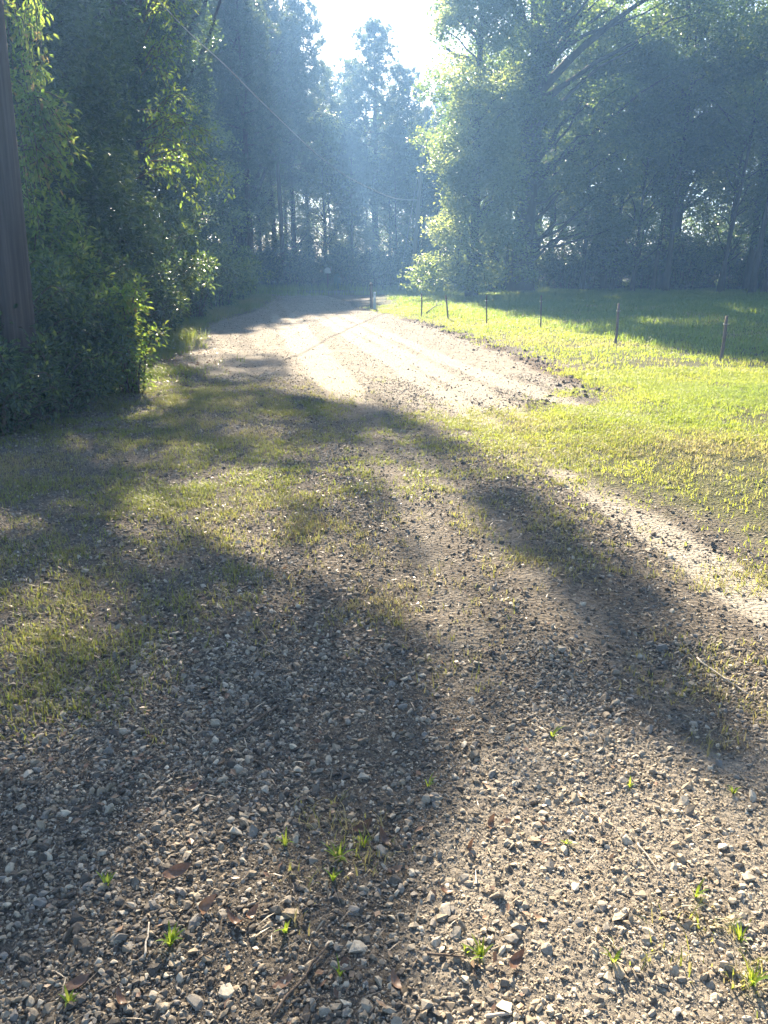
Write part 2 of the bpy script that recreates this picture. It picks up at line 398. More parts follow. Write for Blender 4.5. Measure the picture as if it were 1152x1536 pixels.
# ------------------------------------------------------------------ ground material (dirt, gravel, turf soil, litter; painted sunlight in the road mask)
def ground_mat():
    m, nt, out = new_mat('ground')
    g = nd(nt, 'ShaderNodeNewGeometry')
    def att(n):
        return nd(nt, 'ShaderNodeAttribute', attribute_name=n).outputs['Fac']
    def noise(scale, detail=6, rough=.65):
        n = nd(nt, 'ShaderNodeTexNoise', Scale=scale, Detail=detail, Roughness=rough); nt.links.new(g.outputs['Position'], n.inputs['Vector']); return n.outputs['Fac']
    def mixc(f, a, b, blend='MIX'):
        x = nd(nt, 'ShaderNodeMix', data_type='RGBA', blend_type=blend)
        if isinstance(f, float): x.inputs[0].default_value = f
        else: nt.links.new(f, x.inputs[0])
        nt.links.new(a, x.inputs[6]); nt.links.new(b, x.inputs[7]); return x.outputs[2]
    def edge(a, amt=.5):
        """break a painted mask up with noise"""
        n = noise(3.5, 8, .75)
        s = nd(nt, 'ShaderNodeMath', operation='MULTIPLY_ADD'); nt.links.new(n, s.inputs[0]); s.inputs[1].default_value = amt * 2; s.inputs[2].default_value = -amt
        t = nd(nt, 'ShaderNodeMath', operation='ADD'); nt.links.new(s.outputs[0], t.inputs[0]); nt.links.new(a, t.inputs[1])
        mr = nd(nt, 'ShaderNodeMapRange', interpolation_type='SMOOTHSTEP'); mr.inputs[1].default_value = .3; mr.inputs[2].default_value = .7
        nt.links.new(t.outputs[0], mr.inputs[0]); return mr.outputs[0]
    fine = noise(42, 8, .75); mid = noise(6, 7, .7); big = noise(.9, 5)
    vo = nd(nt, 'ShaderNodeTexVoronoi', Scale=48.0); nt.links.new(g.outputs['Position'], vo.inputs['Vector'])
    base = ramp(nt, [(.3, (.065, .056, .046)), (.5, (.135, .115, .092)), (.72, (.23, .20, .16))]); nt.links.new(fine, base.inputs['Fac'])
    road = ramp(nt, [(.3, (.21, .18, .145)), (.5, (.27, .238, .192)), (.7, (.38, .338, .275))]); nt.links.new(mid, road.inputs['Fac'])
    trk = ramp(nt, [(.3, (.30, .265, .215)), (.7, (.41, .365, .29))]); nt.links.new(fine, trk.inputs['Fac'])
    peb = ramp(nt, [(0, (.62, .60, .58)), (.5, (1, 1, 1)), (1, (1.2, 1.18, 1.15))]); nt.links.new(vo.outputs['Color'], peb.inputs['Fac'])
    roadp = mixc(.55, road.outputs['Color'], mixc(1.0, road.outputs['Color'], peb.outputs['Color'], 'MULTIPLY'))
    basep = mixc(.7, base.outputs['Color'], mixc(1.0, base.outputs['Color'], peb.outputs['Color'], 'MULTIPLY'))
    turf = ramp(nt, [(.3, (.05, .055, .022)), (.55, (.10, .10, .04)), (.75, (.19, .165, .09))]); nt.links.new(mid, turf.inputs['Fac'])
    lit = ramp(nt, [(.3, (.05, .035, .024)), (.55, (.12, .085, .06)), (.75, (.22, .16, .11))]); nt.links.new(fine, lit.inputs['Fac'])
    asp = ramp(nt, [(.3, (.10, .10, .10)), (.7, (.17, .17, .165))]); nt.links.new(fine, asp.inputs['Fac'])
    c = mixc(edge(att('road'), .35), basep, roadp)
    c = mixc(edge(att('track'), .25), c, trk.outputs['Color'])
    c = mixc(edge(att('litter'), .45), c, lit.outputs['Color'])
    c = mixc(edge(att('turf'), .4), c, turf.outputs['Color'])
    c = mixc(edge(att('damp'), .4), c, lit.outputs['Color'])
    c = mixc(edge(att('asphalt'), .4), c, asp.outputs['Color'])
    p = nd(nt, 'ShaderNodeBsdfPrincipled', Roughness=.95); p.inputs['Specular IOR Level'].default_value = .15
    nt.links.new(c, p.inputs['Base Color'])
    hs = nd(nt, 'ShaderNodeMath', operation='MULTIPLY_ADD'); nt.links.new(vo.outputs['Distance'], hs.inputs[0]); hs.inputs[1].default_value = -.8; nt.links.new(fine, hs.inputs[2])
    hs2 = nd(nt, 'ShaderNodeMath', operation='ADD'); nt.links.new(hs.outputs[0], hs2.inputs[0]); nt.links.new(mid, hs2.inputs[1])
    b = nd(nt, 'ShaderNodeBump', Strength=1.0, Distance=.03); nt.links.new(hs2.outputs[0], b.inputs['Height']); nt.links.new(b.outputs[0], p.inputs['Normal'])
    nt.links.new(p.outputs[0], out.inputs['Surface'])
    return m
M['ground'] = ground_mat()

# ------------------------------------------------------------------ ground: one sheet
def build_ground():
    u = np.linspace(-1, 1, 560); b = 6.2
    X = 260 * np.sinh(b * u) / math.sinh(b)
    w = np.linspace(-.45, 1, 760); b2 = 6.6
    Y = 1.5 + 260 * np.sinh(b2 * w) / math.sinh(b2)
    xx, yy = np.meshgrid(X, Y)
    x, y = xx.ravel(), yy.ravel()
    z = gz(x, y)
    c = sdist(CROSS, x, y); z = np.where(c > -1, z * (1 - ss(-1, .5, c)) + .02 * ss(-1, .5, c), z)
    V = np.stack([x, y, z], 1)
    nx, ny = len(X), len(Y)
    i, j = np.meshgrid(np.arange(ny - 1), np.arange(nx - 1), indexing='ij')
    a = (i * nx + j).ravel()
    me = make_mesh('ground', V, [np.stack([a, a + 1, a + nx + 1, a + nx], 1)], M['ground'], smooth=True)
    lw = sdist(LAWN, x, y); rd = sdist(ROAD, x, y); lt = sdist(LITTER, x, y)
    A = {'turf': np.maximum(ss(-.4, .9, lw) * (.55 + .5 * fbm(x * .9, y * .9, 8)), .42 * green(x, y)), 'road': np.maximum(ss(-.35, .5, rd), ss(-.2, .25, sdist(LIT_TINT, x, y))), 'track': tracks(x, y) * (.45 + .55 * ss(-.5, .3, rd)) * ss(1.2, 2.4, y) * ss(30, 23, y) * .9,  # road mask also paints the sunlit foreground patch paler
         'litter': ss(-.6, .6, lt), 'asphalt': ss(-.3, .1, c),
         'damp': np.exp(-((lw + .2) / .28) ** 2) * ss(9, 11, y) * ss(27, 22, y) * (.2 + .9 * vn(x * 1.3, y * 1.3, 63))}
    far = ss(44, 53, y) * (c < -.4); A['litter'] = np.maximum(A['litter'], far)
    for k, v in A.items():
        at = me.attributes.new(k, 'FLOAT', 'POINT'); at.data.foreach_set('value', np.asarray(v, np.float32))
    o = link('ground', me)
    tag(o, 'gravel and dirt driveway ground with worn tyre tracks and thin grass', 'ground', kind='structure')
build_ground()

# ------------------------------------------------------------------ stones
import bmesh
def hull(n, flat_=.65, sub=False):
    bm = bmesh.new()
    d = unit(rng.normal(size=(n, 3))) * (.8 + .35 * rng.random((n, 1)))
    d *= np.array([1, .65 + .3 * rng.random(), flat_ * (.75 + .5 * rng.random())])
    for p in d: bm.verts.new(p)
    r = bmesh.ops.convex_hull(bm, input=bm.verts)
    bmesh.ops.delete(bm, geom=[v for v in bm.verts if not v.link_faces], context='VERTS')
    bmesh.ops.triangulate(bm, faces=bm.faces[:])
    bm.verts.ensure_lookup_table(); bm.verts.index_update()
    V = np.array([v.co[:] for v in bm.verts]); T = np.array([[v.index for v in f.verts] for f in bm.faces])
    bm.free(); return V, T

def scatter(n, y0, y1, dens, margin=1.0, ypow=1.0):
    """random ground points weighted by dens(x, y) inside the seen wedge plus a margin"""
    out = []; got = 0
    for _ in range(60):
        m = max(2000, n * 2)
        t = rng.random(m)
        y = (y0 ** ypow + t * (y1 ** ypow - y0 ** ypow)) ** (1 / ypow)
        hw = .516 * (.95 * y + .47) + margin
        hwm = .516 * (.95 * y1 + .47) + margin
        x = (rng.random(m) * 2 - 1) * hwm
        k = (np.abs(x) < hw) & (rng.random(m) < dens(x, y))
        out.append(np.stack([x[k], y[k]], 1)); got += k.sum()
        if got >= n: break
    p = np.vstack(out)[:n]
    return p[:, 0], p[:, 1]

def stones(name, x, y, size, protos, mat, label, sink=.12, tint=None):
    z = gz(x, y); N = len(x); Vs, Ts, Tt, n = [], [], [], 0
    which = rng.integers(0, len(protos), N)
    th = rng.random(N) * 2 * PI; ax = rng.normal(size=(N, 2)) * .35
    if tint is None:
        tan = ss(-.25, .25, sdist(LIT_TINT, x, y)); tint = rng.random(N); tint = tint ** (1.75 - 1.2 * tan)  # painted light: stones paler inside the sunlit patch, darker outside it
    for k, (pv, pt) in enumerate(protos):
        q = np.where(which == k)[0]
        if not len(q): continue
        v = pv[None] * size[q][:, None, None]
        c, s = np.cos(th[q])[:, None], np.sin(th[q])[:, None]
        vx = v[..., 0] * c - v[..., 1] * s; vy = v[..., 0] * s + v[..., 1] * c
        vz = v[..., 2] + vx * ax[q, 0][:, None] + vy * ax[q, 1][:, None]
        W = np.stack([vx + x[q][:, None], vy + y[q][:, None], vz + (z[q] + size[q] * sink)[:, None]], -1)
        Vs.append(W.reshape(-1, 3))
        Ts.append((pt[None] + (np.arange(len(q)) * len(pv))[:, None, None]).reshape(-1, 3) + n)
        Tt.append(np.repeat(tint[q], len(pt))); n += len(q) * len(pv)
    me = make_mesh(name, np.vstack(Vs), [np.vstack(Ts)], mat, tint=np.concatenate(Tt))
    return tag(link(name, me), label, 'gravel', kind='stuff')

hi = [hull(18) for _ in range(14)]; lo = [hull(11) for _ in range(10)]; tiny = [hull(7) for _ in range(6)]

def d_gravel(x, y):
    d = .5 + .8 * ss(.30, .62, fbm(x * 1.4, y * 1.4, 41))
    d = d * (1 - .75 * ss(-.1, .4, sdist(LAWN, x, y))) * (1 - .7 * ss(.2, .7, green(x, y)))
    d = d * (1 - .6 * ss(0, .6, sdist(LITTER, x, y)))
    d = d * (1 - .72 * tracks(x, y) * ss(1.2, 2.2, y)) * (1 - .35 * ss(3.5, 5, y) * ss(9, 7, y))
    d = d * (1 - .3 * ss(-.2, .25, sdist(LIT_TINT, x, y)))
    return np.clip(d, 0, 1)

def sizes(n, a, s, lo_, hi_): return np.clip(a * np.exp(rng.normal(size=n) * s), lo_, hi_)

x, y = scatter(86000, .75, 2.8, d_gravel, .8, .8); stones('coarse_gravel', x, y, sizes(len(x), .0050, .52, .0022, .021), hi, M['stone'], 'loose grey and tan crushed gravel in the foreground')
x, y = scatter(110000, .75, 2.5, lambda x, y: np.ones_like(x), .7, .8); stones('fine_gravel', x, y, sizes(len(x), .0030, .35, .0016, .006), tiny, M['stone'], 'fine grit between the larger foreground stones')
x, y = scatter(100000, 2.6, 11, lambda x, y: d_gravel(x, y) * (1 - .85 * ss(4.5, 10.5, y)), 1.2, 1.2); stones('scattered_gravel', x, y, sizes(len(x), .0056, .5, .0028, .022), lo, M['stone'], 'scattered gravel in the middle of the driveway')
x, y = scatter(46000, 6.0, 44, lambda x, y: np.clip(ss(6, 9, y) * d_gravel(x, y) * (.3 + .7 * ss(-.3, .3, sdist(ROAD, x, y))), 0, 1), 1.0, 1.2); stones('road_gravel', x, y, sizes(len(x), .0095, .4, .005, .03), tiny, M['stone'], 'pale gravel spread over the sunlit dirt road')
def d_clod(x, y):
    l = sdist(LAWN, x, y)
    return np.exp(-((l + .12) / .28) ** 2) * ss(7.8, 9.2, y) * ss(24, 20, y)
x, y = scatter(800, 7.5, 24, d_clod, .5, 1.0); stones('soil_clods', x, y, sizes(len(x), .016, .5, .006, .05), lo, M['clod'], 'dark clods of soil along the lawn edge of the road')

# ------------------------------------------------------------------ grass
def blades(name, x, y, h, w, mat, label, lean=.45, tint=None, zoff=0):
    N = len(x); z = gz(x, y) - .004 + zoff
    a = rng.random(N) * 2 * PI; dx, dy = np.cos(a), np.sin(a)
    l = h * lean * (.3 + 1.4 * rng.random(N))
    b = np.stack([x, y, z], 1); sx = np.stack([-dy, dx, np.zeros(N)], 1) * (w / 2)[:, None]
    m = b + np.stack([dx * l * .35, dy * l * .35, h * .6], 1); t = b + np.stack([dx * l, dy * l, h * (1 - .25 * rng.random(N))], 1)
    V = np.stack([b - sx, b + sx, m + sx * .8, m - sx * .8, t], 1).reshape(-1, 3)
    k = np.arange(N)[:, None] * 5
    if tint is None: tint = rng.random(N)
    me = make_mesh(name, V, [k + np.array([[0, 1, 2, 3]]), k + np.array([[3, 2, 4]])], mat, tint=np.concatenate([tint, tint]))
    return tag(link(name, me), label, 'grass', kind='stuff')

def tufted(x, y, k, r):
    """each point becomes a tuft of k blades"""
    n = len(x)
    return (np.repeat(x, k) + rng.normal(size=n * k) * r), (np.repeat(y, k) + rng.normal(size=n * k) * r)

def d_lawn(x, y):
    l = sdist(LAWN, x, y)
    patch = fbm(x * .8, y * .8, 8)
    near = ss(10.5, 7.0, y)
    d = (ss(-.3, .5, l + .9 * (fbm(x * 1.6, y * 1.6, 71) - .5)) * ss(8.5, 11, y) + ss(11, 8.5, y) * ss(-.5, 1.5, l + 1.2 * (fbm(x * 1.6, y * 1.6, 71) - .5))) * (1 - near * .9 * ss(.62, .42, patch)) * (1 - .3 * near) * (1 - .75 * ss(.52, .36, fbm(x * 1.7 + 9, y * 1.7, 83)) * ss(16, 11, y))
    return np.clip(d, 0, 1)
def dry(x, y, base=.3, amp=.8):
    return np.clip(base + amp * (fbm(x * .7, y * .7, 8 + 50) - .45) + .5 * (rng.random(len(x)) - .5), 0, 1)

x, y = scatter(34000, 3.6, 11, d_lawn, 1.5, 1.3); x, y = tufted(x, y, 5, .018); n = len(x)
blades('lawn_grass', x, y, .018 + .035 * rng.random(n) * (.5 + fbm(x * 1.2, y * 1.2, 77)), .0035 + .003 * rng.random(n), M['grass'], 'short patchy yellow green lawn grass beside the gravel', .7, dry(x, y, .5, 1.5))
x, y = scatter(26000, 10, 30, d_lawn, 2.0, 1.1); x, y = tufted(x, y, 5, .05); n = len(x)
blades('lawn_grass', x, y, .03 + .06 * rng.random(n), .008 + .006 * rng.random(n), M['grass'], 'short sunlit lawn grass on the bank beside the fence posts', .7, dry(x, y, .42, 1.4))
d_field = lambda x, y: ss(-.3, .4, sdist(FIELD, x, y)) * (.25 + .75 * ss(.3, .6, fbm(x * .5, y * .5, 61)))
x, y = scatter(40000, 8, 50, d_field, 4.0, 1.0); x, y = tufted(x, y, 5, .07); n = len(x)
blades('field_grass', x, y, .05 + .19 * rng.random(n) * (.3 + fbm(x * .45, y * .45, 61)), .008 + .010 * rng.random(n), M['field_grass'], 'tall uncut grass in the field beyond the fence posts', .5, dry(x, y, .25))
d_thin = lambda x, y: np.clip(green(x, y) * (.15 + 1.1 * ss(.3, .7, fbm(x * 4, y * 4, 91))) + .012 * ss(.55, .8, fbm(x * 2.2, y * 2.2, 92)), 0, 1) * (1 - .9 * ss(-.2, .2, sdist(LAWN, x, y)) * 0)
x, y = scatter(17000, 1.2, 11, d_thin, 1.2, 1.3); x, y = tufted(x, y, 7, .022); n = len(x)
blades('thin_grass', x, y, .015 + .04 * rng.random(n), .0025 + .0028 * rng.random(n), M['thin_grass'], 'thin grass and weeds growing through the shaded gravel', .8, dry(x, y, .66))
d_verge = lambda x, y: np.exp(-((sdist(LITTER, x, y) - .25) / .5) ** 2) * ss(.3, .6, fbm(x * .9, y * .9, 33))
x, y = scatter(7000, 6, 42, d_verge, 1.0, 1.0); x, y = tufted(x, y, 8, .06); n = len(x)
blades('verge_grass', x, y, (.05 + .2 * rng.random(n)) * (.45 + .55 * ss(10, 16, y)), .005 + .005 * rng.random(n), M['thin_grass'], 'long rough grass under the bushes on the left verge', .7, dry(x, y, .35))
# far verge beyond the crossing road
d_far = lambda x, y: ss(-.3, -1.2, sdist(CROSS, x, y)) * ss(.3, .55, fbm(x * .4, y * .4, 35))
x, y = scatter(5000, 43, 62, d_far, 1.0, 1.0); x, y = tufted(x, y, 6, .12); n = len(x)
blades('verge_grass', x, y, .15 + .55 * rng.random(n), .015 + .015 * rng.random(n), M['field_grass'], 'rough tall grass along the far verge of the crossing road', .5, dry(x, y, .25))

# dry straw, twig bits and leaf crumbs lying on the gravel
def debris(name, n, y0, y1, L, w, mat, label, dens, flat_=True):
    x, y = scatter(n, y0, y1, dens, .8, .9); N = len(x); z = gz(x, y) + .004 + .012 * rng.random(N)
    a = rng.random(N) * 2 * PI; l = L * (.4 + 1.0 * rng.random(N)); w_ = w * (.6 + .8 * rng.random(N))
    d = np.stack([np.cos(a), np.sin(a), .25 * rng.normal(size=N)], 1); sd = np.stack([-np.sin(a), np.cos(a), .5 * rng.normal(size=N)], 1)
    b = np.stack([x, y, z], 1); c = d * l[:, None] / 2; e = sd * w_[:, None] / 2; k = np.array([0, 0, 1.]) * (l * .10 * rng.random(N))[:, None]
    V = np.stack([b - c, b + e + k, b + c, b - e + k], 1).reshape(-1, 3)
    return tag(link(name, make_mesh(name, V, [np.arange(4 * N).reshape(N, 4)], mat, tint=rng.random(N))), label, 'litter', kind='stuff')
M['straw'] = leaf_mat('straw', [(0, (.06, .042, .03)), (.5, (.16, .12, .08)), (1, (.42, .34, .23))], [(0, (.1, .07, .04)), (1, (.4, .3, .2))], fac=.15)
debris('dry_straw', 4200, .8, 5.5, .045, .0035, M['straw'], 'dry straw and twig bits strewn over the gravel', lambda x, y: .25 + .75 * ss(.35, .65, fbm(x * 1.8, y * 1.8, 19)))
debris('leaf_crumbs', 1500, .8, 5.5, .024, .014, M['dry_leaf'], 'small brown leaf crumbs between the stones', lambda x, y: ss(1.0, -.2, x) * (.2 + .8 * ss(.4, .6, fbm(x * 2.2, y * 2.2, 23))))
debris('leaf_litter', 9000, 5, 24, .06, .03, M['dry_leaf'], 'brown leaf litter along the shaded left verge', lambda x, y: ss(-.9, .3, sdist(LITTER, x, y)))

# ------------------------------------------------------------------ trees
def curve(a, b, sag=0, n=6, wob=.0):
    a, b = np.asarray(a, float), np.asarray(b, float)
    t = np.linspace(0, 1, n)[:, None]
    p = a + (b - a) * t + np.array([0, 0, 1.]) * sag * 4 * t * (1 - t)
    if wob:
        q = rng.normal(size=(n, 3)) * wob * np.linalg.norm(b - a); q[0] = 0; q[-1] = 0; p = p + q
    return p

def trunk_path(h, lean=(0, 0), wob=.02, n=9):
    t = np.linspace(0, 1, n)
    p = np.stack([lean[0] * t + wob * h * (rng.random(n) - .5) * t, lean[1] * t + wob * h * (rng.random(n) - .5) * t, h * t], 1)
    p[0] = (0, 0, -.15); return p

def at_h(path, z):
    return np.array([np.interp(z, path[:, 2], path[:, 0]), np.interp(z, path[:, 2], path[:, 1]), z])

def tree(name, loc, path, r0, clumps, leaf, size, label, cat='tree', group=None, bark='bark', rtop=.25, limb=True, fine=False, extra=(), up=.6, droop=.15, flare=1.5, k=10, lp=.5):
    """Empty > trunk (with limbs), crown"""
    root = empty(name, loc, label, cat, group)
    mb = MB(); n = len(path); t = np.linspace(0, 1, n)
    rad = r0 * (1 - (1 - rtop) * t); rad[0] *= flare
    mb.tube(path, rad, k, .12)
    hmax = path[-1][2]
    if limb:
        for c, r, m in clumps:
            if rng.random() > lp: continue
            c = np.asarray(c); dist = math.hypot(c[0] - np.interp(c[2], path[:, 2], path[:, 0]), c[1] - np.interp(c[2], path[:, 2], path[:, 1]))
            z0 = min(max(c[2] - dist * (.35 + .5 * rng.random()) - .3, hmax * .12), hmax * .97)
            a = at_h(path, z0); rr = r0 * (1 - (1 - rtop) * z0 / hmax)
            rb = min(rr * .55, .02 + .018 * np.linalg.norm(c - a))
            mb.tube(curve(a, c, .06 * dist, 6, .03), np.linspace(rb, .012, 6), 5, .1, cap=False)
    for pth, ra, rb in extra:
        mb.tube(pth, np.linspace(ra, rb, len(pth)), 8, .12)
    mb.build('trunk', M[bark], root)
    link('crown', crown_mesh('crown', clumps, M[leaf], size, up, droop, .55, fine), root)
    return root

def env_clumps(n, zr, rad, cr, leaves, squash=.7, prof=None, inner=.25):
    """n clumps inside a crown: zr = (low, high), rad = crown radius at relative height t"""
    out = []
    for i in range(n):
        t = (i + rng.random()) / n
        Rr = rad * (prof(t) if prof else math.sin(PI * (.12 + .83 * t)) ** .7)
        a = rng.random() * 2 * PI; q = Rr * math.sqrt(inner + (1 - inner) * rng.random())
        s = cr * (.65 + .7 * rng.random())
        out.append((np.array([math.cos(a) * q, math.sin(a) * q, zr[0] + (zr[1] - zr[0]) * t]), np.array([s, s, s * squash]), int(leaves * (s / cr) ** 2)))
    return out

def pine(name, loc, h, label, group=None, dead=.42, spread=2.6, nb=46, r0=.2, cat='pine tree', top_open=True):
    root = empty(name, loc, label, cat, group)
    mb = MB(); path = trunk_path(h, (.3 * rng.normal(), .3 * rng.normal()), .012, 10)
    t = np.linspace(0, 1, 10); rad = r0 * (1 - .88 * t); rad[0] *= 1.3
    mb.tube(path, rad, 8, .12)
    tufts = []
    for i in range(nb):
        f = dead + (1 - dead) * ((i + rng.random()) / nb) ** .9
        z = h * f; a0 = at_h(path, z); a = i * 2.4 + rng.random() * .8
        g = (f - dead) / (1 - dead)
        L = spread * (1 - g) ** .55 * (.55 + .45 * min(1, g * 4 + .3)) * (.6 + .6 * rng.random()) + .35
        d = np.array([math.cos(a), math.sin(a), 0])
        e = a0 + d * L + np.array([0, 0, L * (.15 + .55 * g) + .1])
        pth = curve(a0, e, -.05 * L, 5, .03)
        mb.tube(pth, np.linspace(.02 + .012 * L, .008, 5), 4, 0, cap=False)
        m = 5 + int(L * 8)
        for j in range(m):
            s = .35 + .65 * rng.random(); p = a0 + (e - a0) * s + rng.normal(size=3) * np.array([.28, .28, .16]) * (.5 + .35 * L)
            tufts.append(p)
            if j % 2 == 0: mb.tube(np.array([a0 + (e - a0) * s * .8, p]), [.010, .005], 3, 0, cap=False)
    for i in range(7):                                     # bare dead stubs under the crown
        z = h * (.2 + (dead - .18) * rng.random()); a0 = at_h(path, z); a = rng.random() * 6.28; L = .4 + 1.1 * rng.random()
        mb.tube(curve(a0, a0 + np.array([math.cos(a) * L, math.sin(a) * L, .1 * L]), -.05, 4, .04), np.linspace(.022, .006, 4), 4, cap=False)
    mb.build('trunk', M['pine_bark'], root)
    tufts = np.array(tufts); k = 20; N = len(tufts)
    C = np.repeat(tufts, k, 0) + rng.normal(size=(N * k, 3)) * .05
    D = rng.normal(size=(N * k, 3)); D[:, 2] += .35; D = unit(D)
    Sd = unit(np.cross(D, rng.normal(size=(N * k, 3)))) * .028; L = (.2 + .2 * rng.random(N * k))[:, None]
    V = np.stack([C - Sd, C + Sd, C + D * L + Sd * .3, C + D * L - Sd * .3], 1).reshape(-1, 3)
    link('crown', make_mesh('crown', V, [np.arange(N * k * 4).reshape(-1, 4)], M['needle'], tint=np.repeat(.5 * rng.random(N), k) + .5 * rng.random(N * k)), root)
    return root

def on(x, y): return (x, y, Z(x, y))

# ---- shade clumps: unseen boughs shaped leaf by leaf to cast the driveway shadows
def sunward(px, py, h):
    x, y = flat(px, py); t = h / S[2]
    return np.array([x + S[0] * t, y + S[1] * t, h])

SHT = [np.array(t) for t in [(-7.2, 18.0), (-8.2, 24.5), (-8.9, 33.0), (-8.6, 46.0)]]
sh = [[] for _ in SHT]
SHADE = [([(-250, 845), (330, 832), (420, 862), (560, 885), (630, 950), (670, 1060), (665, 1150), (635, 1250), (605, 1350), (615, 1450), (620, 1750), (-400, 1750)], .95),
         ([(420, 585), (560, 600), (640, 634), (700, 668), (780, 724), (860, 784), (930, 826), (975, 856), (990, 900), (1030, 970), (1080, 1045), (1135, 1110), (1130, 1165), (1040, 1140),
           (960, 1090), (900, 1040), (870, 980), (840, 900), (770, 830), (710, 790), (690, 740), (620, 690), (520, 660), (420, 660)], 1.1),
         ([(640, 800), (830, 900), (890, 1060), (960, 1110), (720, 1150), (690, 1050), (640, 940)], .28),
         ([(-350, 600), (100, 605), (260, 582), (420, 582), (420, 660), (520, 680), (450, 700), (380, 690), (300, 700), (220, 722), (190, 760), (180, 800), (150, 835), (-350, 840)], 1.0),
         ([(400, 700), (560, 700), (640, 800), (640, 880), (430, 850)], .34),
         ([(-350, 690), (220, 690), (200, 745), (180, 800), (330, 826), (430, 845), (430, 862), (-350, 862)], .9),
         ([(255, 535), (420, 530), (440, 558), (430, 578), (260, 580)], .8),
         ([(360, 447), (420, 444), (540, 452), (525, 471), (420, 469), (370, 473)], 1.0)]
LITSPOT = [(8, 768, .42, .4), (205, 607, .6, .8), (290, 752, .42, .38)]
for pts, dens in SHADE:
    Pg = poly(pts); lo_, hi_ = Pg.min(0), Pg.max(0)
    lo_[0] = max(lo_[0], -6.5)
    cell = .55
    for cx in np.arange(lo_[0], hi_[0] + cell, cell):
        for cyy in np.arange(lo_[1], hi_[1] + 2 * cell, 2 * cell):
            m = int(cell * cell * 2 * 440 * dens * (.3 + 1.2 * rng.random()))
            gx, gy = cx + cell * rng.random(m), cyy + 2 * cell * rng.random(m)
            ok = sdist(Pg, gx, gy) > .02
            for qx, qy, rx, ry in [(flat(a, b) + (c, d)) for a, b, c, d in LITSPOT]: ok &= ((gx - qx) / rx) ** 2 + ((gy - qy) / ry) ** 2 > 1
            gx, gy = gx[ok], gy[ok]
            if len(gx) < 4: continue
            h = 8.8 + .55 * cyy + 1.6 * (vn(np.array([cx * 1.3]), np.array([cyy * .7]), 6)[0] - .5) + .35 * rng.normal(size=len(gx))
            C = np.stack([gx + S[0] / S[2] * h, gy + S[1] / S[2] * h, h], 1)
            c = C.mean(0); k = int(np.argmin([np.hypot(*(c[:2] - t)) for t in SHT]))
            T = np.array([*SHT[k], 0.]); sh[k].append((c - T, C - T, len(C)))

# ---- utility poles
def pole(name, loc, h, r, label, tilt, wood='pole_wood'):
    root = empty(name, loc, label, 'utility pole')
    root.rotation_euler = (tilt[0], tilt[1], 0)
    mb = MB(); z = np.linspace(-.3, h, 12); mb.tube(np.stack([z * 0, z * 0, z], 1), np.linspace(r, r * .72, 12), 20, .02); mb.build('shaft', M[wood], root)
    mb = MB(); mb.tube([(0, -r * .8, h * .72), (0, -r * 1.6, h * .72)], [.03, .03], 8); mb.tube([(0, -r * 1.6, h * .72 - .05), (0, -r * 1.6, h * .72 + .07)], [.05, .04], 10); mb.build('insulator', M['steel'], root)
    return root
b = G(42, 628)
near_pole = pole('utility_pole', b, 9.6, .16, 'brown wooden utility pole rising at the left edge among the bushes', (0, R(2.8)))
bf = P(617, 432, 50.5); bf.z = Z(bf.x, bf.y)
far_pole = pole('utility_pole', bf, 10.6, .135, 'thin leaning utility pole in front of the far pines', (0, R(4.2)), 'grey_wood')
mb = MB(); mb.tube([(.1, -.15, 9.3), (-.3, -.3, 8.9), (-.25, -.35, 8.3), (.1, -.25, 8.1)], .022, 5); mb.build('drip_loop', M['wire'], far_pole)
mb = MB(); mb.tube([(-.16, 0, 7.2), (-.85, -.2, .1)], .02, 5); mb.build('guy_wire', M['wire'], far_pole)
# overhead line from the far pole to the top of the near one
wp = [P(626, 300, 50.3), P(590, 297, 43), P(530, 270, 34), P(480, 235, 28), P(400, 160, 21.5), P(340, 100, 17.5), P(285, 50, 14.5), P(200, -40, 11.5), P(60, -190, 8.2)]
wp = np.array(wp); tt = np.linspace(0, 8, 60)
def cr(P_, t):
    i = int(min(max(math.floor(t), 0), len(P_) - 2)); f = t - i
    p0, p1, p2, p3 = P_[max(i - 1, 0)], P_[i], P_[i + 1], P_[min(i + 2, len(P_) - 1)]
    return .5 * (2 * p1 + (p2 - p0) * f + (2 * p0 - 5 * p1 + 4 * p2 - p3) * f * f + (3 * p1 - p0 - 3 * p2 + p3) * f ** 3)
wpath = np.array([cr(wp, t) for t in tt])
mb = MB(); mb.tube(wpath, np.interp(np.arange(60), [0, 59], [.026, .004]), 6); w = mb.build('overhead_wire', M['wire'])
tag(w, 'pale overhead wire sagging from the far leaning pole up to the left', 'wire')

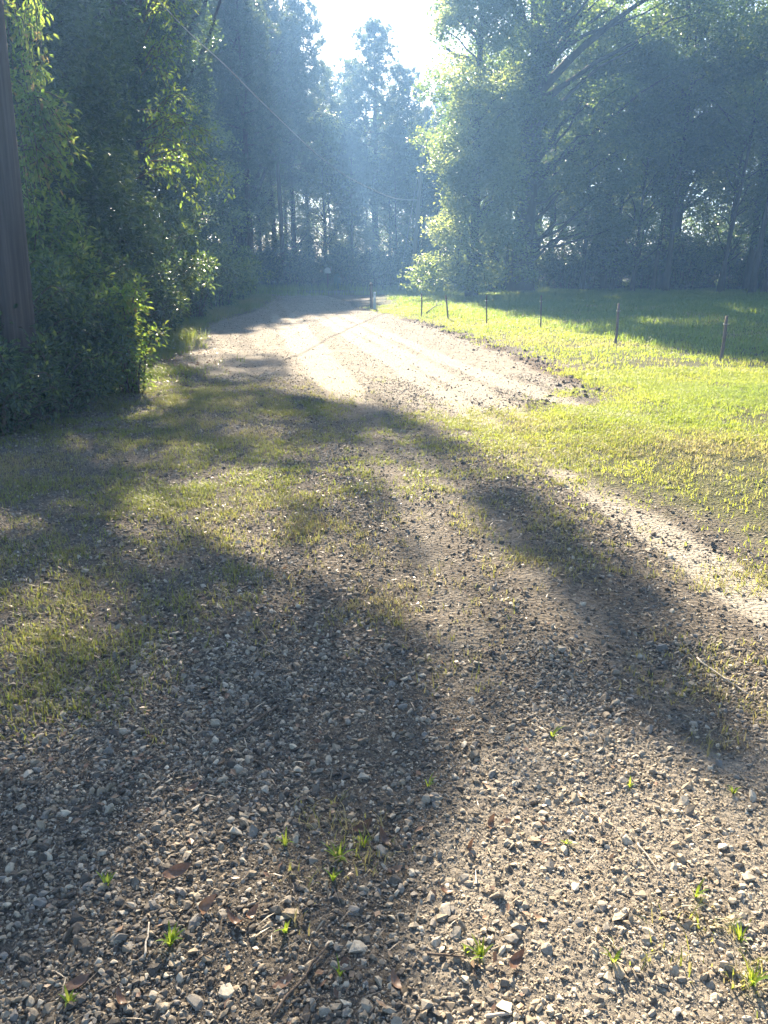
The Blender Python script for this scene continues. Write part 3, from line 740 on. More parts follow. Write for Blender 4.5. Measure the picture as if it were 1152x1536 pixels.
# ---- fence stakes
FP = [((632, 475), (633, 440), 'wood', 'leftmost leaning wooden fence stake on the grass bank'), ((672, 479), (669, 443), 'wood', 'second wooden fence stake just right of the leftmost one'),
      ((730, 486), (730, 443), 'steel', 'third thin fence post, in front of the big oak trunk'), ((811, 493), (812, 443), 'steel', 'fourth thin fence post at the edge of the oak shade'),
      ((923, 517), (929, 455), 'wood', 'fifth wooden fence stake standing between two patches of grass shade'), ((1081, 541), (1091, 474), 'wood', 'nearest and thickest wooden fence stake at the right')]
for (b0, t0, kind, lab) in FP:
    p = G(*b0); q = P(t0[0], t0[1], p.y); L = (q - p).length
    root = empty('fence_post', p, lab, 'fence post', 'posts of the unfinished field fence')
    root.rotation_euler = (0, math.atan2(q.x - p.x, q.z - p.z), 0)
    mb = MB()
    if kind == 'wood':
        z = np.linspace(-.1, L, 7); mb.tube(np.stack([.006 * np.sin(z * 7), z * 0, z], 1), np.array([.026, .025, .025, .024, .024, .023, .022]), 9, .1)
        mb.build('stake', M['post_wood'], root)
    else:
        mb.box((0, 0, L / 2), (.016, .003, L / 2)); mb.box((0, .0165, L / 2), (.003, .0135, L / 2)); mb.build('stake', M['post_steel'], root)
        mb = MB()
        mb.box((0, -.006, L * .5), (.006, .003, L * .46)); mb.build('stud_rib', M['post_steel'], root)
    mb = MB(); hz = L * .82
    th = np.linspace(0, 2 * PI, 13); mb.tube(np.stack([.04 * np.cos(th), .04 * np.sin(th), hz + 0 * th], 1), .004, 5, cap=False); mb.build('wire_tie', M['wire'], root)

# ---- marker posts by the road
p = G(557, 463)
root = empty('marker_post', p, 'dark wooden marker post with a rounded top beside the pale marker', 'post')
mb = MB(); mb.tube([(0, 0, -.1), (0, 0, .3), (0, 0, .82)], [.06, .058, .055], 10, .05); mb.build('shaft', M['post_wood'], root)
mb = MB(); mb.tube([(0, 0, .82), (0, 0, .90), (0, 0, .94)], [.065, .06, .02], 10); mb.build('cap', M['post_steel'], root)
p = G(562, 464)
root = empty('utility_marker', p, 'pale grey green utility pedestal at the corner of the lawn', 'utility marker')
mb = MB(); mb.box((0, 0, .27), (.045, .042, .31)); mb.build('case', M['marker_pale'], root, smooth=False)
mb = MB(); mb.box((0, 0, .60), (.052, .048, .02), taper=.6); mb.build('cap', M['marker_pale'], root, smooth=False)
mb = MB(); mb.box((0, -.045, .45), (.03, .003, .05)); mb.build('plate', M['mail_white'], root, smooth=False)

# ---- mailbox and bin across the road
p = P(492, 431, 54); p.z = Z(p.x, p.y)
root = empty('mailbox', p, 'mailbox with a pale top on a post across the road', 'mailbox')
mb = MB(); mb.box((0, 0, .55), (.05, .05, .58)); mb.build('post', M['post_wood'], root, smooth=False)
mb = MB(); th = np.linspace(0, PI, 9)
prof = [(-.2, 0)] + [(-.2 * math.cos(t), .16 + .2 * math.sin(t)) for t in th] + [(.2, 0)]
V = [(a, -.32, 1.12 + b_) for a, b_ in prof] + [(a, .32, 1.12 + b_) for a, b_ in prof]; n = len(prof)
mb.add(V, [(i, (i + 1) % n, n + (i + 1) % n, n + i) for i in range(n)], [(0, i + 1, i) for i in range(1, n - 1)] + [(n, n + i, n + i + 1) for i in range(1, n - 1)])
mb.build('box', M['mail_white'], root, smooth=False)
mb = MB(); mb.box((.215, -.1, 1.38), (.008, .03, .14)); mb.build('flag', M['red'], root, smooth=False)
p = P(506, 430, 55); p.z = Z(p.x, p.y)
root = empty('wheelie_bin', p, 'dull green wheeled bin standing behind the mailbox', 'bin')
mb = MB(); mb.box((0, 0, .55), (.26, .3, -.48), taper=.82); mb.build('body', M['bin_green'], root, smooth=False)
mb = MB(); mb.box((0, 0, 1.07), (.31, .36, .035), taper=.9); mb.build('lid', M['bin_green'], root, smooth=False)
for sx in (-.24, .24):
    mb = MB(); mb.tube([(sx - .03, .3, .1), (sx + .03, .3, .1)], [.1, .1], 12); mb.build('wheel', M['post_steel'], root)

# ---- left: shade trees with added boughs shaped to cast shade on the driveway
for k, (T, h, lab) in enumerate([(SHT[0], 12.5, 'dark leafy tree at the left verge with boughs shaped to shade the driveway'), (SHT[1], 17, 'tall dark broadleaf tree behind the vine draped tree on the left'), (SHT[2], 19, 'tall dark broadleaf tree beside the pines on the left verge'), (SHT[3], 17, 'tall broadleaf tree shading the far end of the driveway')]):
    body = env_clumps(46, (.6, h * (.62 if k == 0 else .85)), 1.75, .8, 620, .85, lambda t: .75 + .35 * math.sin(9 * t))
    tree('broadleaf_tree', on(*T), trunk_path(h, (.3, 0)), .24, body + sh[k], 'dark_leaf', .13, lab, up=.7)

def column_tree(px, d, h, rad, n, lab, leaf='dark_leaf', size=.12, leaves=520, z0=.3, cr=.75):
    x = (px - 576) / F * d * 1.05
    return tree('broadleaf_tree', on(x, d), trunk_path(h * .95, (.2 * rng.normal(), 0)), .05 + .012 * h, env_clumps(n, (z0, h), rad, cr, leaves, .85, lambda t: (.8 + .3 * math.sin(8 * t + rng.random())) * (1 - .35 * t)), leaf, size, lab, up=.7)
column_tree(125, 13.5, 6.7, 1.2, 36, 'dark vine draped tree standing behind the near utility pole')
column_tree(172, 15.5, 7.4, 1.2, 36, 'dark vine draped tree with drooping sprays, right of the utility pole')
column_tree(60, 15.0, 7.6, 1.7, 42, 'dark leafy tree at the left edge behind the utility pole')
column_tree(-60, 14.0, 8.5, 1.8, 40, 'dark leafy tree cut by the left edge of the view')
column_tree(262, 26, 13, 1.6, 44, 'slender dark leafy tree behind the hanging vine spray')
column_tree(318, 31, 13, 1.5, 40, 'slender dark leafy tree at the foot of the pine stand')

# vines with lit leaves
def vine_spray(name, stems, leaf_size, label, leaf='vine_leaf', dens=16, fine=True, stem_r=.006, cat='vine', spread=.10):
    base = stems[0][0]; root = empty(name, base, label, cat)
    mb = MB(); C = []; D = []
    for s in stems:
        p = np.array([np.array(cr(np.array(s, float), t)) for t in np.linspace(0, len(s) - 1, 8 * (len(s) - 1) + 1)]) - np.array(base)
        mb.tube(p, np.linspace(stem_r * 1.6, stem_r * .5, len(p)), 5, cap=False)
        L = np.linalg.norm(np.diff(p, axis=0), axis=1).sum(); n = int(L * dens)
        t = np.sort(rng.random(n)); i = (t * (len(p) - 1.001)).astype(int); f = (t * (len(p) - 1.001) - i)[:, None]
        q = p[i] * (1 - f) + p[i + 1] * f; tg = unit(p[i + 1] - p[i])
        d = unit(rng.normal(size=(n, 3)) + tg * .7); C.append(q + d * spread * rng.random((n, 1))); D.append(d + np.array([0, 0, -.15]))
    mb.build('stems', M['twig'], root)
    V, Fq, t = leaf_arrays(np.vstack(C), leaf_size, .8, .1, .5, fine, np.vstack(D))
    link('leaves', make_mesh('leaves', V, [Fq], M[leaf], tint=t), root)
    return root

def arch(a, b, up=.4): a, b = Vector(a), Vector(b); return [a, a.lerp(b, .5) + Vector((0, 0, up)), b]
st = []
for (x0, y0, x1, y1, d) in [(215, 215, 310, 215, 13), (225, 195, 300, 185, 13), (230, 185, 290, 210, 13), (235, 225, 322, 262, 13), (240, 235, 312, 285, 13.2), (230, 255, 290, 300, 13.4), (225, 210, 280, 240, 12.8),
                            (225, 100, 285, 65, 13.5), (215, 30, 280, 10, 13.5), (225, 120, 268, 150, 13.5), (222, 80, 268, 100, 13.5), (230, -10, 268, 30, 13.5)]:
    for q in range(3):
        o = lambda: Vector(rng.normal(size=3) * .12)
        st.append(arch(P(x0, y0, d + .3) + o(), P(x1, y1, d) + o(), .15 + .2 * rng.random()))
vine_spray('hanging_vine', st, .07, 'sunlit vine sprays hanging off the right side of the dark left tree', dens=46, spread=.15)
st = []
for (x0, y0, x1, y1, d) in [(45, -60, 55, 60, 9), (50, 20, 60, 110, 9), (45, 90, 50, 190, 9), (40, 140, 70, 200, 9), (45, 170, 95, 190, 9), (50, 180, 85, 215, 9), (40, 200, 95, 245, 9), (55, 190, 102, 225, 9), (40, 230, 80, 260, 9), (50, 170, 65, 280, 9),
                            (60, 240, 85, 265, 9), (45, 260, 60, 330, 9), (30, 20, 40, 120, 9.2), (28, 120, 50, 240, 9.2), (60, 180, 98, 172, 9)]:
    for q in range(4):
        o = lambda: Vector(rng.normal(size=3) * .10)
        st.append(arch(P(x0, y0, d + .2) + o(), P(x1, y1, d) + o(), .08 + .15 * rng.random()))
vine_spray('climbing_vine', st, .066, 'bright green climbing vine with reddish tips beside the utility pole', dens=62, spread=.14)

# shrubs
def shrub(name, loc, rx, ry, h, stems, leaves, size, label, leaf='dark_leaf', fine=True, top=None, group=None):
    root = empty(name, loc, label, 'shrub', group)
    mb = MB(); C = []; D = []
    for i in range(stems):
        a = rng.random() * 2 * PI; q = math.sqrt(rng.random())
        b0 = np.array([math.cos(a) * rx * q * .35, math.sin(a) * ry * q * .35, -.05]); hh = h * (.55 + .5 * rng.random()) * (1 - .45 * q * q)
        e = np.array([math.cos(a) * rx * q, math.sin(a) * ry * q, hh])
        m = (b0 + e) / 2 + np.array([-math.cos(a) * rx * .12, -math.sin(a) * ry * .12, hh * .18]); e2 = e + np.array([math.cos(a), math.sin(a), 0]) * .15 * rx + np.array([0, 0, -.05])
        p = np.array([cr(np.array([b0, m, e, e2]), t) for t in np.linspace(0, 3, 12)])
        mb.tube(p, np.linspace(.014, .004, 12), 4, cap=False)
        n = leaves // stems; t = .06 + .94 * rng.random(n); f = t * 10.99; k = f.astype(int); f = (f - k)[:, None]
        c = p[k] * (1 - f) + p[k + 1] * f; d = unit(rng.normal(size=(n, 3)) + np.array([0, 0, .15]))
        C.append(c + d * (.03 + .22 * rng.random((n, 1)) * (rx * .6 + .2))); D.append(d)
    mb.build('stems', M['twig'], root)
    V, Fq, t = leaf_arrays(np.vstack(C), size, .8, .1, .5, fine, np.vstack(D))
    link('leaves', make_mesh('leaves', V, [Fq], M[leaf], tint=t), root)
    return root

def px_x(px, d): return (px - 576) / F * d * 1.06
shrub('shrub', on(px_x(45, 8.2), 8.2), 1.2, .9, 1.55, 70, 16000, .06, 'low dark shrub spreading around the foot of the near utility pole')
shrub('shrub', on(px_x(15, 6.95), 6.95), .6, .4, .85, 40, 5200, .055, 'low bush in front of the foot of the near utility pole')
shrub('shrub', on(px_x(105, 8.0), 8.0), .6, .45, .8, 40, 5200, .055, 'low bush in front of the sapling, right of the utility pole foot')
shrub('shrub', on(px_x(-90, 7.6), 7.6), 1.1, .8, 1.5, 50, 5500, .085, 'low dark shrub cut by the left edge beside the utility pole')
shrub('shrub', on(px_x(148, 9.1), 9.1), .75, .7, 1.3, 50, 7500, .07, 'dark rounded shrub between the utility pole and the leafy sapling')
shrub('leafy_sapling', on(px_x(222, 9.3), 9.3), .42, .4, 1.3, 22, 2600, .075, 'small sunlit leafy sapling at the right end of the left bushes', 'vine_leaf')
shrub('shrub', on(px_x(95, 10.6), 10.6), .9, .8, 2.6, 60, 12000, .085, 'tall arching shrub with feathery leaves right of the utility pole', 'oak_leaf')
shrub('shrub', on(px_x(160, 11.6), 11.6), .9, .8, 1.95, 45, 8500, .08, 'mid height shrub sloping down from the feathery one', 'dark_leaf')
shrub('shrub', on(px_x(208, 14.5), 14.5), 1.2, 1.0, 2.0, 50, 9000, .09, 'shaded shrub at the road edge below the hanging vine', 'dark_leaf', False)
shrub('shrub', on(px_x(255, 17.5), 17.5), 1.3, 1.2, 2.9, 50, 10000, .10, 'tall shaded shrub at the bend of the left verge', 'dark_leaf', False)
shrub('shrub', on(px_x(303, 22.5), 22.5), 1.5, 1.3, 3.0, 50, 9500, .11, 'rounded shaded shrub below the pine stand on the left', 'dark_leaf', False)
shrub('shrub', on(px_x(350, 28.5), 28.5), 1.5, 1.4, 2.4, 40, 7500, .12, 'low dull green shrub where the left verge narrows', 'oak_leaf', False)
shrub('shrub', on(px_x(375, 35.5), 35.5), 1.6, 1.4, 2.4, 40, 6500, .13, 'last dull green shrub on the left before the crossing road', 'oak_leaf', False)

# ---- right: hero trees
SUNSPOTS = [flat(1000, 492), flat(1120, 500)]
def shades_spot(loc, c, r):
    k = (loc[2] + c[2]) / S[2]; gx, gy = loc[0] + c[0] - S[0] * k, loc[1] + c[1] - S[1] * k
    return any(abs(gx - a) < .95 + r and abs(gy - b) < .8 + 1.6 * r for a, b in SUNSPOTS)
# sweetgum with branches down to the grass
def gum():
    cl = []
    H = 17.0
    for i in range(150):
        t = rng.random(); z = .5 + (H - .5) * t
        # left outline of the crown as photographed: bulges low, narrows around mid height
        out = np.interp(z, [0, 1.0, 1.8, 3, 5.5, 9, 13, 17], [1.2, 2.9, 2.6, 1.6, 1.75, 1.5, 1.2, .7])
        a = rng.random() * 2 * PI; q = out * math.sqrt(.35 + .65 * rng.random()); s = .5 + .35 * rng.random()
        cl.append((np.array([math.cos(a) * q * 1.0, math.sin(a) * q, z]), np.array([s, s, s * .75]), int(360 * (s / .7) ** 2)))
    for x_, z_ in [(-2.9, .9), (-2.4, .7), (-2.0, 1.3), (-1.5, .8), (-2.5, 1.5), (-1.8, 2.0), (-1.2, 1.5), (-1.6, 2.8), (-.8, .9), (-.6, 2.2), (-1.4, 3.6), (-1.8, 4.6), (-1.5, 5.6), (-1.6, 6.6), (-1.3, 7.6), (-.4, 3.2), (.2, 1.2), (.6, 2.4), (-1.9, 5.2), (-1.0, 4.4)]:
        cl.append((np.array([x_ + (.45 if z_ < 2 else .8), -.9 - .8 * rng.random(), z_]), np.array([.62, .6, .45]), 330))
    return tree('sweetgum_tree', on(3.95, 35.0), trunk_path(16, (.1, 0)), .22, cl, 'gum_leaf', .15, 'pale sunlit leafy tree with branches sweeping down to the grass', up=.8)
gum()
# big oak
def oak():
    cl = []; loc = on(6.75, 38.5)
    p = np.array([(0, 0, -.2), (.0, 0, .6), (.02, 0, 2), (.05, 0, 4.5), (.12, 0, 7), (.25, 0, 9.2), (.35, 0, 10.5)])
    f1 = np.array([(.3, 0, 10.0), (.15, .1, 11.8), (.05, .2, 14), (.1, .3, 19)]); f2 = np.array([(.32, 0, 10.1), (.75, 0, 12), (1.5, 0, 14.2), (2.1, 0, 18)])
    lims = [(f1, .42, .12), (f2, .40, .12)]
    for a0, e, r in [((.2, 0, 8.6), (5.5, -1.5, 12.6), .22), ((.15, 0, 7.6), (-4.0, -.5, 10.5), .2), ((.25, 0, 9), (3.5, 3, 13.5), .2), ((.1, 0, 6.8), (0, 4, 9), .15)]:
        lims.append((curve(a0, e, .5, 9, .012), r, .05))
    for i in range(225):
        t = rng.random(); z = 2.6 + 17 * t
        out = np.interp(z, [2, 4, 7, 11, 15, 19.6], [3.2, 4.6, 5.6, 6.0, 5.2, 2.5]); a = rng.random() * 2 * PI; q = out * math.sqrt(.12 + .88 * rng.random()); s = .6 + .5 * rng.random()
        c = np.array([math.cos(a) * q + 1.1, math.sin(a) * q, z])
        if abs(c[0] - .1) < 1.0 and c[1] < .5 and c[2] < 6.5: continue
        if shades_spot(loc, c, s * .5): continue
        cl.append((c, np.array([s, s, s * .65]), int(400 * (s / .8) ** 2)))
    for i in range(26):
        z = 5.2 + 6.5 * rng.random(); cl.append((np.array([rng.normal() * 1.1, -1.2 - 1.6 * rng.random(), z]), np.array([.7, .6, .5]), 240))
    tree('oak_tree', loc, p, .56, cl, 'oak_leaf', .16, 'massive oak with a thick dark trunk forking high above the field', extra=lims, rtop=.8, k=16, up=.8, lp=.22)
oak()

# background broadleaf prototypes, then copies
def proto_broad(h, z0, rad, n, leaves, size, r0, leaf):
    return tree('broadleaf_tree', (0, 0, 0), trunk_path(h * .93, (.4 * rng.normal(), .3 * rng.normal())), r0, env_clumps(n, (z0, h), rad, rad * .33, leaves, .7), leaf, size, 'x', up=.8)
pb = [proto_broad(15, 3.2, 3.4, 70, 215, .17, .17, 'oak_leaf'), proto_broad(17, 5.0, 3.2, 60, 225, .18, .2, 'dark_leaf'), proto_broad(12, 1.6, 2.6, 60, 225, .16, .12, 'oak_leaf'), proto_broad(9, .8, 2.0, 46, 300, .15, .09, 'gum_leaf')]
used = [False] * 4
def place(k, x, y, s, label, group, rz=None):
    rz = rng.random() * 6.28 if rz is None else rz
    if not used[k]:
        used[k] = True; o = pb[k]; o.location = on(x, y); o.rotation_euler = (0, 0, rz); o.scale = (s, s, s * (.95 + .1 * rng.random())); o['label'] = label; o['group'] = group; return o
    return copy_thing(pb[k], on(x, y), rz, (s, s, s * (.95 + .1 * rng.random())), label, 'tree', group)

# right-hand wood
LR = 'broadleaf tree in the shaded wood along the back of the field'
GR = 'trees in the wood behind the field'
for k, x, y, s in [(0, 11.5, 41, 1.05), (1, 14.5, 40.5, 1.0), (0, 18, 38.5, 1.1), (1, 21.5, 38, 1.05), (0, 25, 37, 1.1), (2, 9.5, 45, 1.1), (2, 13, 46, 1.1), (1, 17, 46, 1.1), (0, 22, 46, 1.1), (1, 27, 45, 1.1), (0, 31, 42, 1.1),
                   (2, 6, 46, 1.1), (1, 10, 52, 1.1), (0, 15, 54, 1.1), (1, 20, 54, 1.1), (0, 26, 54, 1.2), (1, 32, 53, 1.2), (2, 28, 39, 1.1), (0, 35, 38, 1.1), (1, 37, 46, 1.2), (2, 12.3, 38.5, .8), (2, 16.5, 38, .85), (2, 23, 40, .8), (2, 20, 42, .85), (2, 24, 50, 1.2), (2, 29, 49, 1.2), (2, 18.5, 50, 1.2), (2, 33, 47, 1.2), (2, 14, 50, 1.2), (2, 37, 41, 1.1), (2, 21, 60, 1.4), (2, 27, 60, 1.4), (2, 15, 61, 1.4), (2, 28.5, 64, 1.4), (2, 31, 60, 1.3)]:
    place(k, x, y, s, LR, GR)
# thin bare trunks at the wood's edge
def pole_trunk(px, d, h, r, lab, lean):
    x = px_x(px, d); tree('slim_tree', on(x, d), trunk_path(h, lean, .01), r, env_clumps(16, (h * .5, h * 1.05), 2.0, .8, 320, .7), 'oak_leaf', .16, lab, group='slim trunks at the edge of the wood', up=.8)
for i, (px, d, h, r, ln) in enumerate([(1075, 34, 12, .13, (.5, 0)), (1091, 35.5, 12, .11, (.9, 0)), (1148, 34, 12, .12, (.6, 0)), (940, 38, 11, .1, (.5, 0)), (958, 37.5, 12, .14, (.1, 0)), (1030, 36, 11, .1, (.9, 0)), (845, 40, 11, .1, (-.2, 0)), (885, 40, 11, .11, (.3, 0)), (1122, 37, 12, .1, (.4, 0)), (722, 39, 11, .1, (.1, 0)), (740, 40, 11, .09, (.2, 0))]):
    lab = ['upright slim dark trunk right of the wood edge, in front of the bright gap', 'slim trunk leaning right, next to the upright one by the bright gap', 'slim trunk at the far right edge of the wood'][i] if i < 3 else 'slim dark trunk among the undergrowth behind the field'
    pole_trunk(px, d, h, r, lab, ln)
# undergrowth along the back of the field
us = shrub('undergrowth_shrub', on(9.5, 40.5), 1.5, 1.0, 2.4, 34, 3200, .15, 'dark undergrowth shrub along the back of the field', 'dark_leaf', False, group='undergrowth at the back of the field')
for i in range(52):
    x = 4 + 32 * (i + .8 * rng.random()) / 52; y = 41 - .16 * (x - 8) + 5 * rng.random()
    copy_thing(us, on(x, y), rng.random() * 6.28, .7 + .7 * rng.random())
# far right hedge lit by the sun
place(3, 36, 60, 1.0, 'bright distant tree seen through the gap at the right', 'sunlit trees beyond the gap')
place(3, 31, 62, 1.0, 'bright distant tree seen through the gap at the right', 'sunlit trees beyond the gap')

# ---- far side of the crossing road
PL = 'tall pine with a bare trunk in the stand left of the sky gap'
PG = 'pines in the left stand'
pp = [pine('pine_tree', on(-.75, 64), 18.6, 'tall open crowned pine standing alone below the sky gap', None, .34, 3.6, 60, .34),
      pine('pine_tree', on(-7.0, 47 + 8), 17.5, PL, PG, .45, 2.6, 44, .2), pine('pine_tree', on(-9.4, 55.5), 18.5, PL, PG, .5, 2.4, 42, .19), pine('pine_tree', on(-11.5, 54), 17, PL, PG, .4, 2.8, 50, .22)]
for k, x, y, s in [(1, -13.5, 55, 1.05), (2, -15.5, 57, 1.0), (3, -18, 56, 1.05), (1, -8.2, 60, 1.05), (2, -6.0, 63, 1.05), (3, -10.4, 62, 1.08), (1, -13, 63, 1.1), (2, -16, 64, 1.1), (3, -20, 62, 1.1), (1, -23, 58, 1.0), (2, -26, 60, 1.0),
                   (3, -5.2, 70, 1.0), (1, -11, 41, .95), (2, -9.6, 42.5, .9), (3, -12.8, 43, .95), (1, -15, 44, 1.0), (2, -17.5, 42, 1.0), (3, -20, 45, 1.05), (1, -13.6, 37, .95), (2, -16, 36, 1.0), (3, -19, 36, 1.0), (2, -11.8, 34, .85), (3, -8.6, 50, 1.0), (3, -7.6, 45, .9), (1, -9.9, 48, 1.0), (3, -6.6, 58, 1.0), (3, -10.8, 46, 1.02), (3, -12.6, 50, 1.05), (1, -14, 48, 1.1), (3, -16.5, 50, 1.1)]:
    copy_thing(pp[k], on(x, y), rng.random() * 6.28, s, PL, 'pine tree', PG)
PR = 'pine in the dense stand behind the leaning far pole'
for k, x, y, s in [(1, -3.2, 70, .98), (2, 1.8, 66, .86), (3, 3.4, 68, .80), (1, .6, 72, .85), (2, 5.0, 72, .85), (3, 6.6, 70, .85), (1, 2.6, 75, .8), (2, 8.5, 75, .9), (3, -2.4, 59, .62), (1, 4.4, 62, .7), (2, 10, 70, .9), (3, 12, 72, .95), (1, 15, 72, 1.0), (2, 1.0, 60, .6)]:
    copy_thing(pp[k], on(x, y), rng.random() * 6.28, s, PR, 'pine tree', 'pines behind the far pole')
BL = 'leafy broadleaf tree among the far pines'
for k, x, y, s in [(3, -4.5, 60, 1.25), (3, 2.5, 63, 1.3), (2, -1.5, 66, .85), (3, 5.5, 66, 1.35), (2, 4, 71, 1.0), (0, -8.5, 68, 1.0), (0, -13, 69, 1.05), (2, -6.5, 57, .75), (2, -10.5, 58, .8), (1, -18, 69, 1.05), (0, -24, 66, 1.1), (0, 8, 80, 1.0), (1, 1, 84, .85), (0, -5, 82, .95), (1, -12, 82, 1.1), (0, -20, 80, 1.2), (1, 16, 84, 1.1), (0, 26, 80, .8), (0, -11.5, 57, 1.0), (0, -9, 57.5, .9), (2, -7.5, 61, 1.0), (2, -4.2, 63, 1.0), (2, -.6, 70, 1.1), (2, 2.2, 70, 1.1), (2, 4.6, 67, 1.0), (0, -14, 59, 1.0), (2, 6.8, 73, 1.1), (3, .4, 62, 1.1), (3, -2.6, 64, 1.3), (3, -9, 39.5, 1.0), (2, -14, 31, 1.0), (2, -17, 26, 1.0), (0, -14, 24, .9), (1, -12, 20, .8), (0, -22, 34, 1.0), (2, -10.4, 28, .8)]:
    place(k, x, y, s, BL, 'broadleaf trees among the far pines')
UL = 'dark undergrowth shrub under the far pines'
for i in range(34):
    x = -15 + 24 * (i + .9 * rng.random()) / 34; y = 54.5 + 5 * rng.random()
    if -4.6 < x < -2.6 and y < 57: y += 3
    copy_thing(us, on(x, y), rng.random() * 6.28, .75 + .75 * rng.random(), UL, 'shrub', 'undergrowth under the far pines')
for i in range(8):
    x = 3.2 + 6 * rng.random(); y = 53 + 3 * rng.random()
    copy_thing(us, on(x, y), rng.random() * 6.28, .6 + .4 * rng.random(), UL, 'shrub', 'undergrowth under the far pines')

# ---- foreground individuals: rocks, leaves, twigs, weeds
def rock(px, py, size, label, tint, flat_=.55, stretch=1.0, rz=0):
    p = G(px, py); v, t = hull(15, flat_)
    v = v * np.array([stretch, 1, 1]) * size
    me = make_mesh('rock', v, [t], M['stone'], tint=np.full(len(t), tint))
    o = link('rock', me, None, (p.x, p.y, p.z + size * flat_ * .45)); o.rotation_euler = (.15 * rng.normal(), .15 * rng.normal(), rz)
    tag(o, label, 'rock', 'larger rocks in the gravel')
rock(537, 1424, .023, 'pale grey flat rock, largest at the bottom centre', .9, .4, 1.2, .2)
rock(436, 1374, .021, 'pale angular rock behind a green sprout left of centre', .8, .7, 1.3)
rock(415, 1368, .016, 'dark upright rock touching the pale angular one', .25, .9)
rock(340, 1490, .018, 'tan tilted rock near the bottom left of centre', .98, .7)
rock(246, 1512, .016, 'pale flat rock close to the bottom edge on the left', .85, .5)
rock(152, 1331, .015, 'grey rock below a brown leaf at the left', .6, .6)
rock(1103, 1388, .019, 'cream rock beside a grass tuft near the right edge', 1.0, .6, 1.1)
rock(1122, 1318, .017, 'cream block shaped rock at the right edge, above the cream one', .95, .75, 1.2)
rock(1096, 1284, .014, 'cream upright rock, upper of the three on the right', .95, .9)
rock(1034, 1391, .015, 'tan rounded rock left of the cream rocks', .8, .6, 1.2)
rock(933, 1372, .020, 'tan long flat rock lying diagonally in the sunlit gravel', .8, .4, 1.7, .7)
rock(777, 1356, .014, 'grey lump of rock left of the sunlit patch', .55, .7)
rock(441, 1122, .018, 'small bright rock alone in the shaded gravel', 1.0, .6)
rock(712, 1136, .022, 'dark rock at the edge of light in the middle distance', .3, .7)
rock(842, 976, .026, 'grey rock in the middle of the shaded gravel strip', .6, .6)
rock(993, 974, .03, 'tan rock right of the shaded gravel strip', .5, .6)
rock(716, 996, .026, 'pale rock on the bare tyre rut', .9, .5)

def dead_leaf(px, py, L, rz, curl, label, lift=.006, roll=.0, tint=.4, wid=.42):
    p = G(px, py); n = 9; V = []; t = np.linspace(0, 1, n)
    for i in range(n):
        w = L * wid * .5 * math.sin(PI * min(1, .06 + .94 * t[i])) ** .8
        cz = curl * L * (t[i] - .4) ** 2 * 2.2; s = L * (t[i] - .5)
        for k in (-1, -.5, 0, .5, 1):
            V.append((s * (1 - .15 * curl), k * w * (1 - .2 * curl), cz + .55 * curl * w * k * k + .02 * L * math.sin(9 * t[i] + 3 * k)))
    Q = [(i * 5 + j, i * 5 + j + 1, i * 5 + j + 6, i * 5 + j + 5) for i in range(n - 1) for j in range(4)]
    root = empty('fallen_leaf', (p.x, p.y, p.z + lift), label, 'leaf', 'brown leaves on the gravel')
    root.rotation_euler = (roll, .2 * rng.normal(), rz)
    link('blade', make_mesh('blade', V, [Q], M['dry_leaf'], tint=np.full(len(Q), tint), smooth=True), root)
    mb = MB(); mb.tube([(-L * .5, 0, curl * L * .36), (-L * .62, .03 * L, curl * L * .4), (-L * .75, .06 * L, curl * L * .36)], [.0012, .001, .0008], 5); mb.build('stalk', M['twig'], root)
for a in [(305, 1370, .075, 1.4, .5, 'tall brown curled leaf standing upright left of centre', .02, .9, .5), (265, 1312, .08, .6, .4, 'long brown leaf, farthest of the group at the left', .01, .5, .25),
          (352, 1388, .06, 2.6, .7, 'dark brown curled leaf right of the upright one', .008, .3, .1), (376, 1376, .05, 1.2, .6, 'pinkish brown leaf beside the dark curled one', .008, .4, .6),
          (117, 1477, .06, .5, .3, 'brown long leaf at the bottom left', .006, .3, .3), (181, 1506, .05, 2.4, .6, 'reddish leaf folded near the bottom left edge', .006, .4, .2),
          (546, 1245, .07, .3, .7, 'dark curled leaf on the shaded mound at the centre', .01, .4, .05), (575, 1262, .06, 2.2, .5, 'second dark leaf right of the shaded mound', .01, .2, .1),
          (427, 1476, .055, .4, .3, 'dull brown leaf flat on stones near the stick', .006, .2, .4), (593, 1476, .05, 2.0, .4, 'flat brown leaf right of the stick at the bottom', .006, .2, .5),
          (664, 1340, .055, 2.9, .6, 'red brown folded leaf on the dark gravel right of centre', .008, .4, .2), (772, 1446, .06, .9, .5, 'purple brown leaf below the sunlit patch', .008, .4, .15),
          (466, 1236, .035, 1.9, .9, 'small pale curled leaf on the bare soil', .008, .7, 1.0), (702, 1278, .05, 1.6, .6, 'thin dark leaf standing at the edge of the sunlight', .012, .9, .1),
          (915, 1292, .035, 1.2, .4, 'pale grey leaf fragment in the sunlit gravel', .008, .8, .9), (593, 1308, .045, .2, .4, 'light brown leaf beside the green clump', .008, .3, .7),
          (808, 1380, .04, 2.5, .3, 'tan leaf flat on the sunlit fine gravel', .006, .1, .9), (288, 1186, .05, .8, .5, 'brown leaf on the shaded gravel beyond the rocks', .008, .3, .3), (735, 1238, .05, 1.3, .5, 'grey brown leaf at the sun and shade border', .008, .5, .4)]:
    dead_leaf(*a)

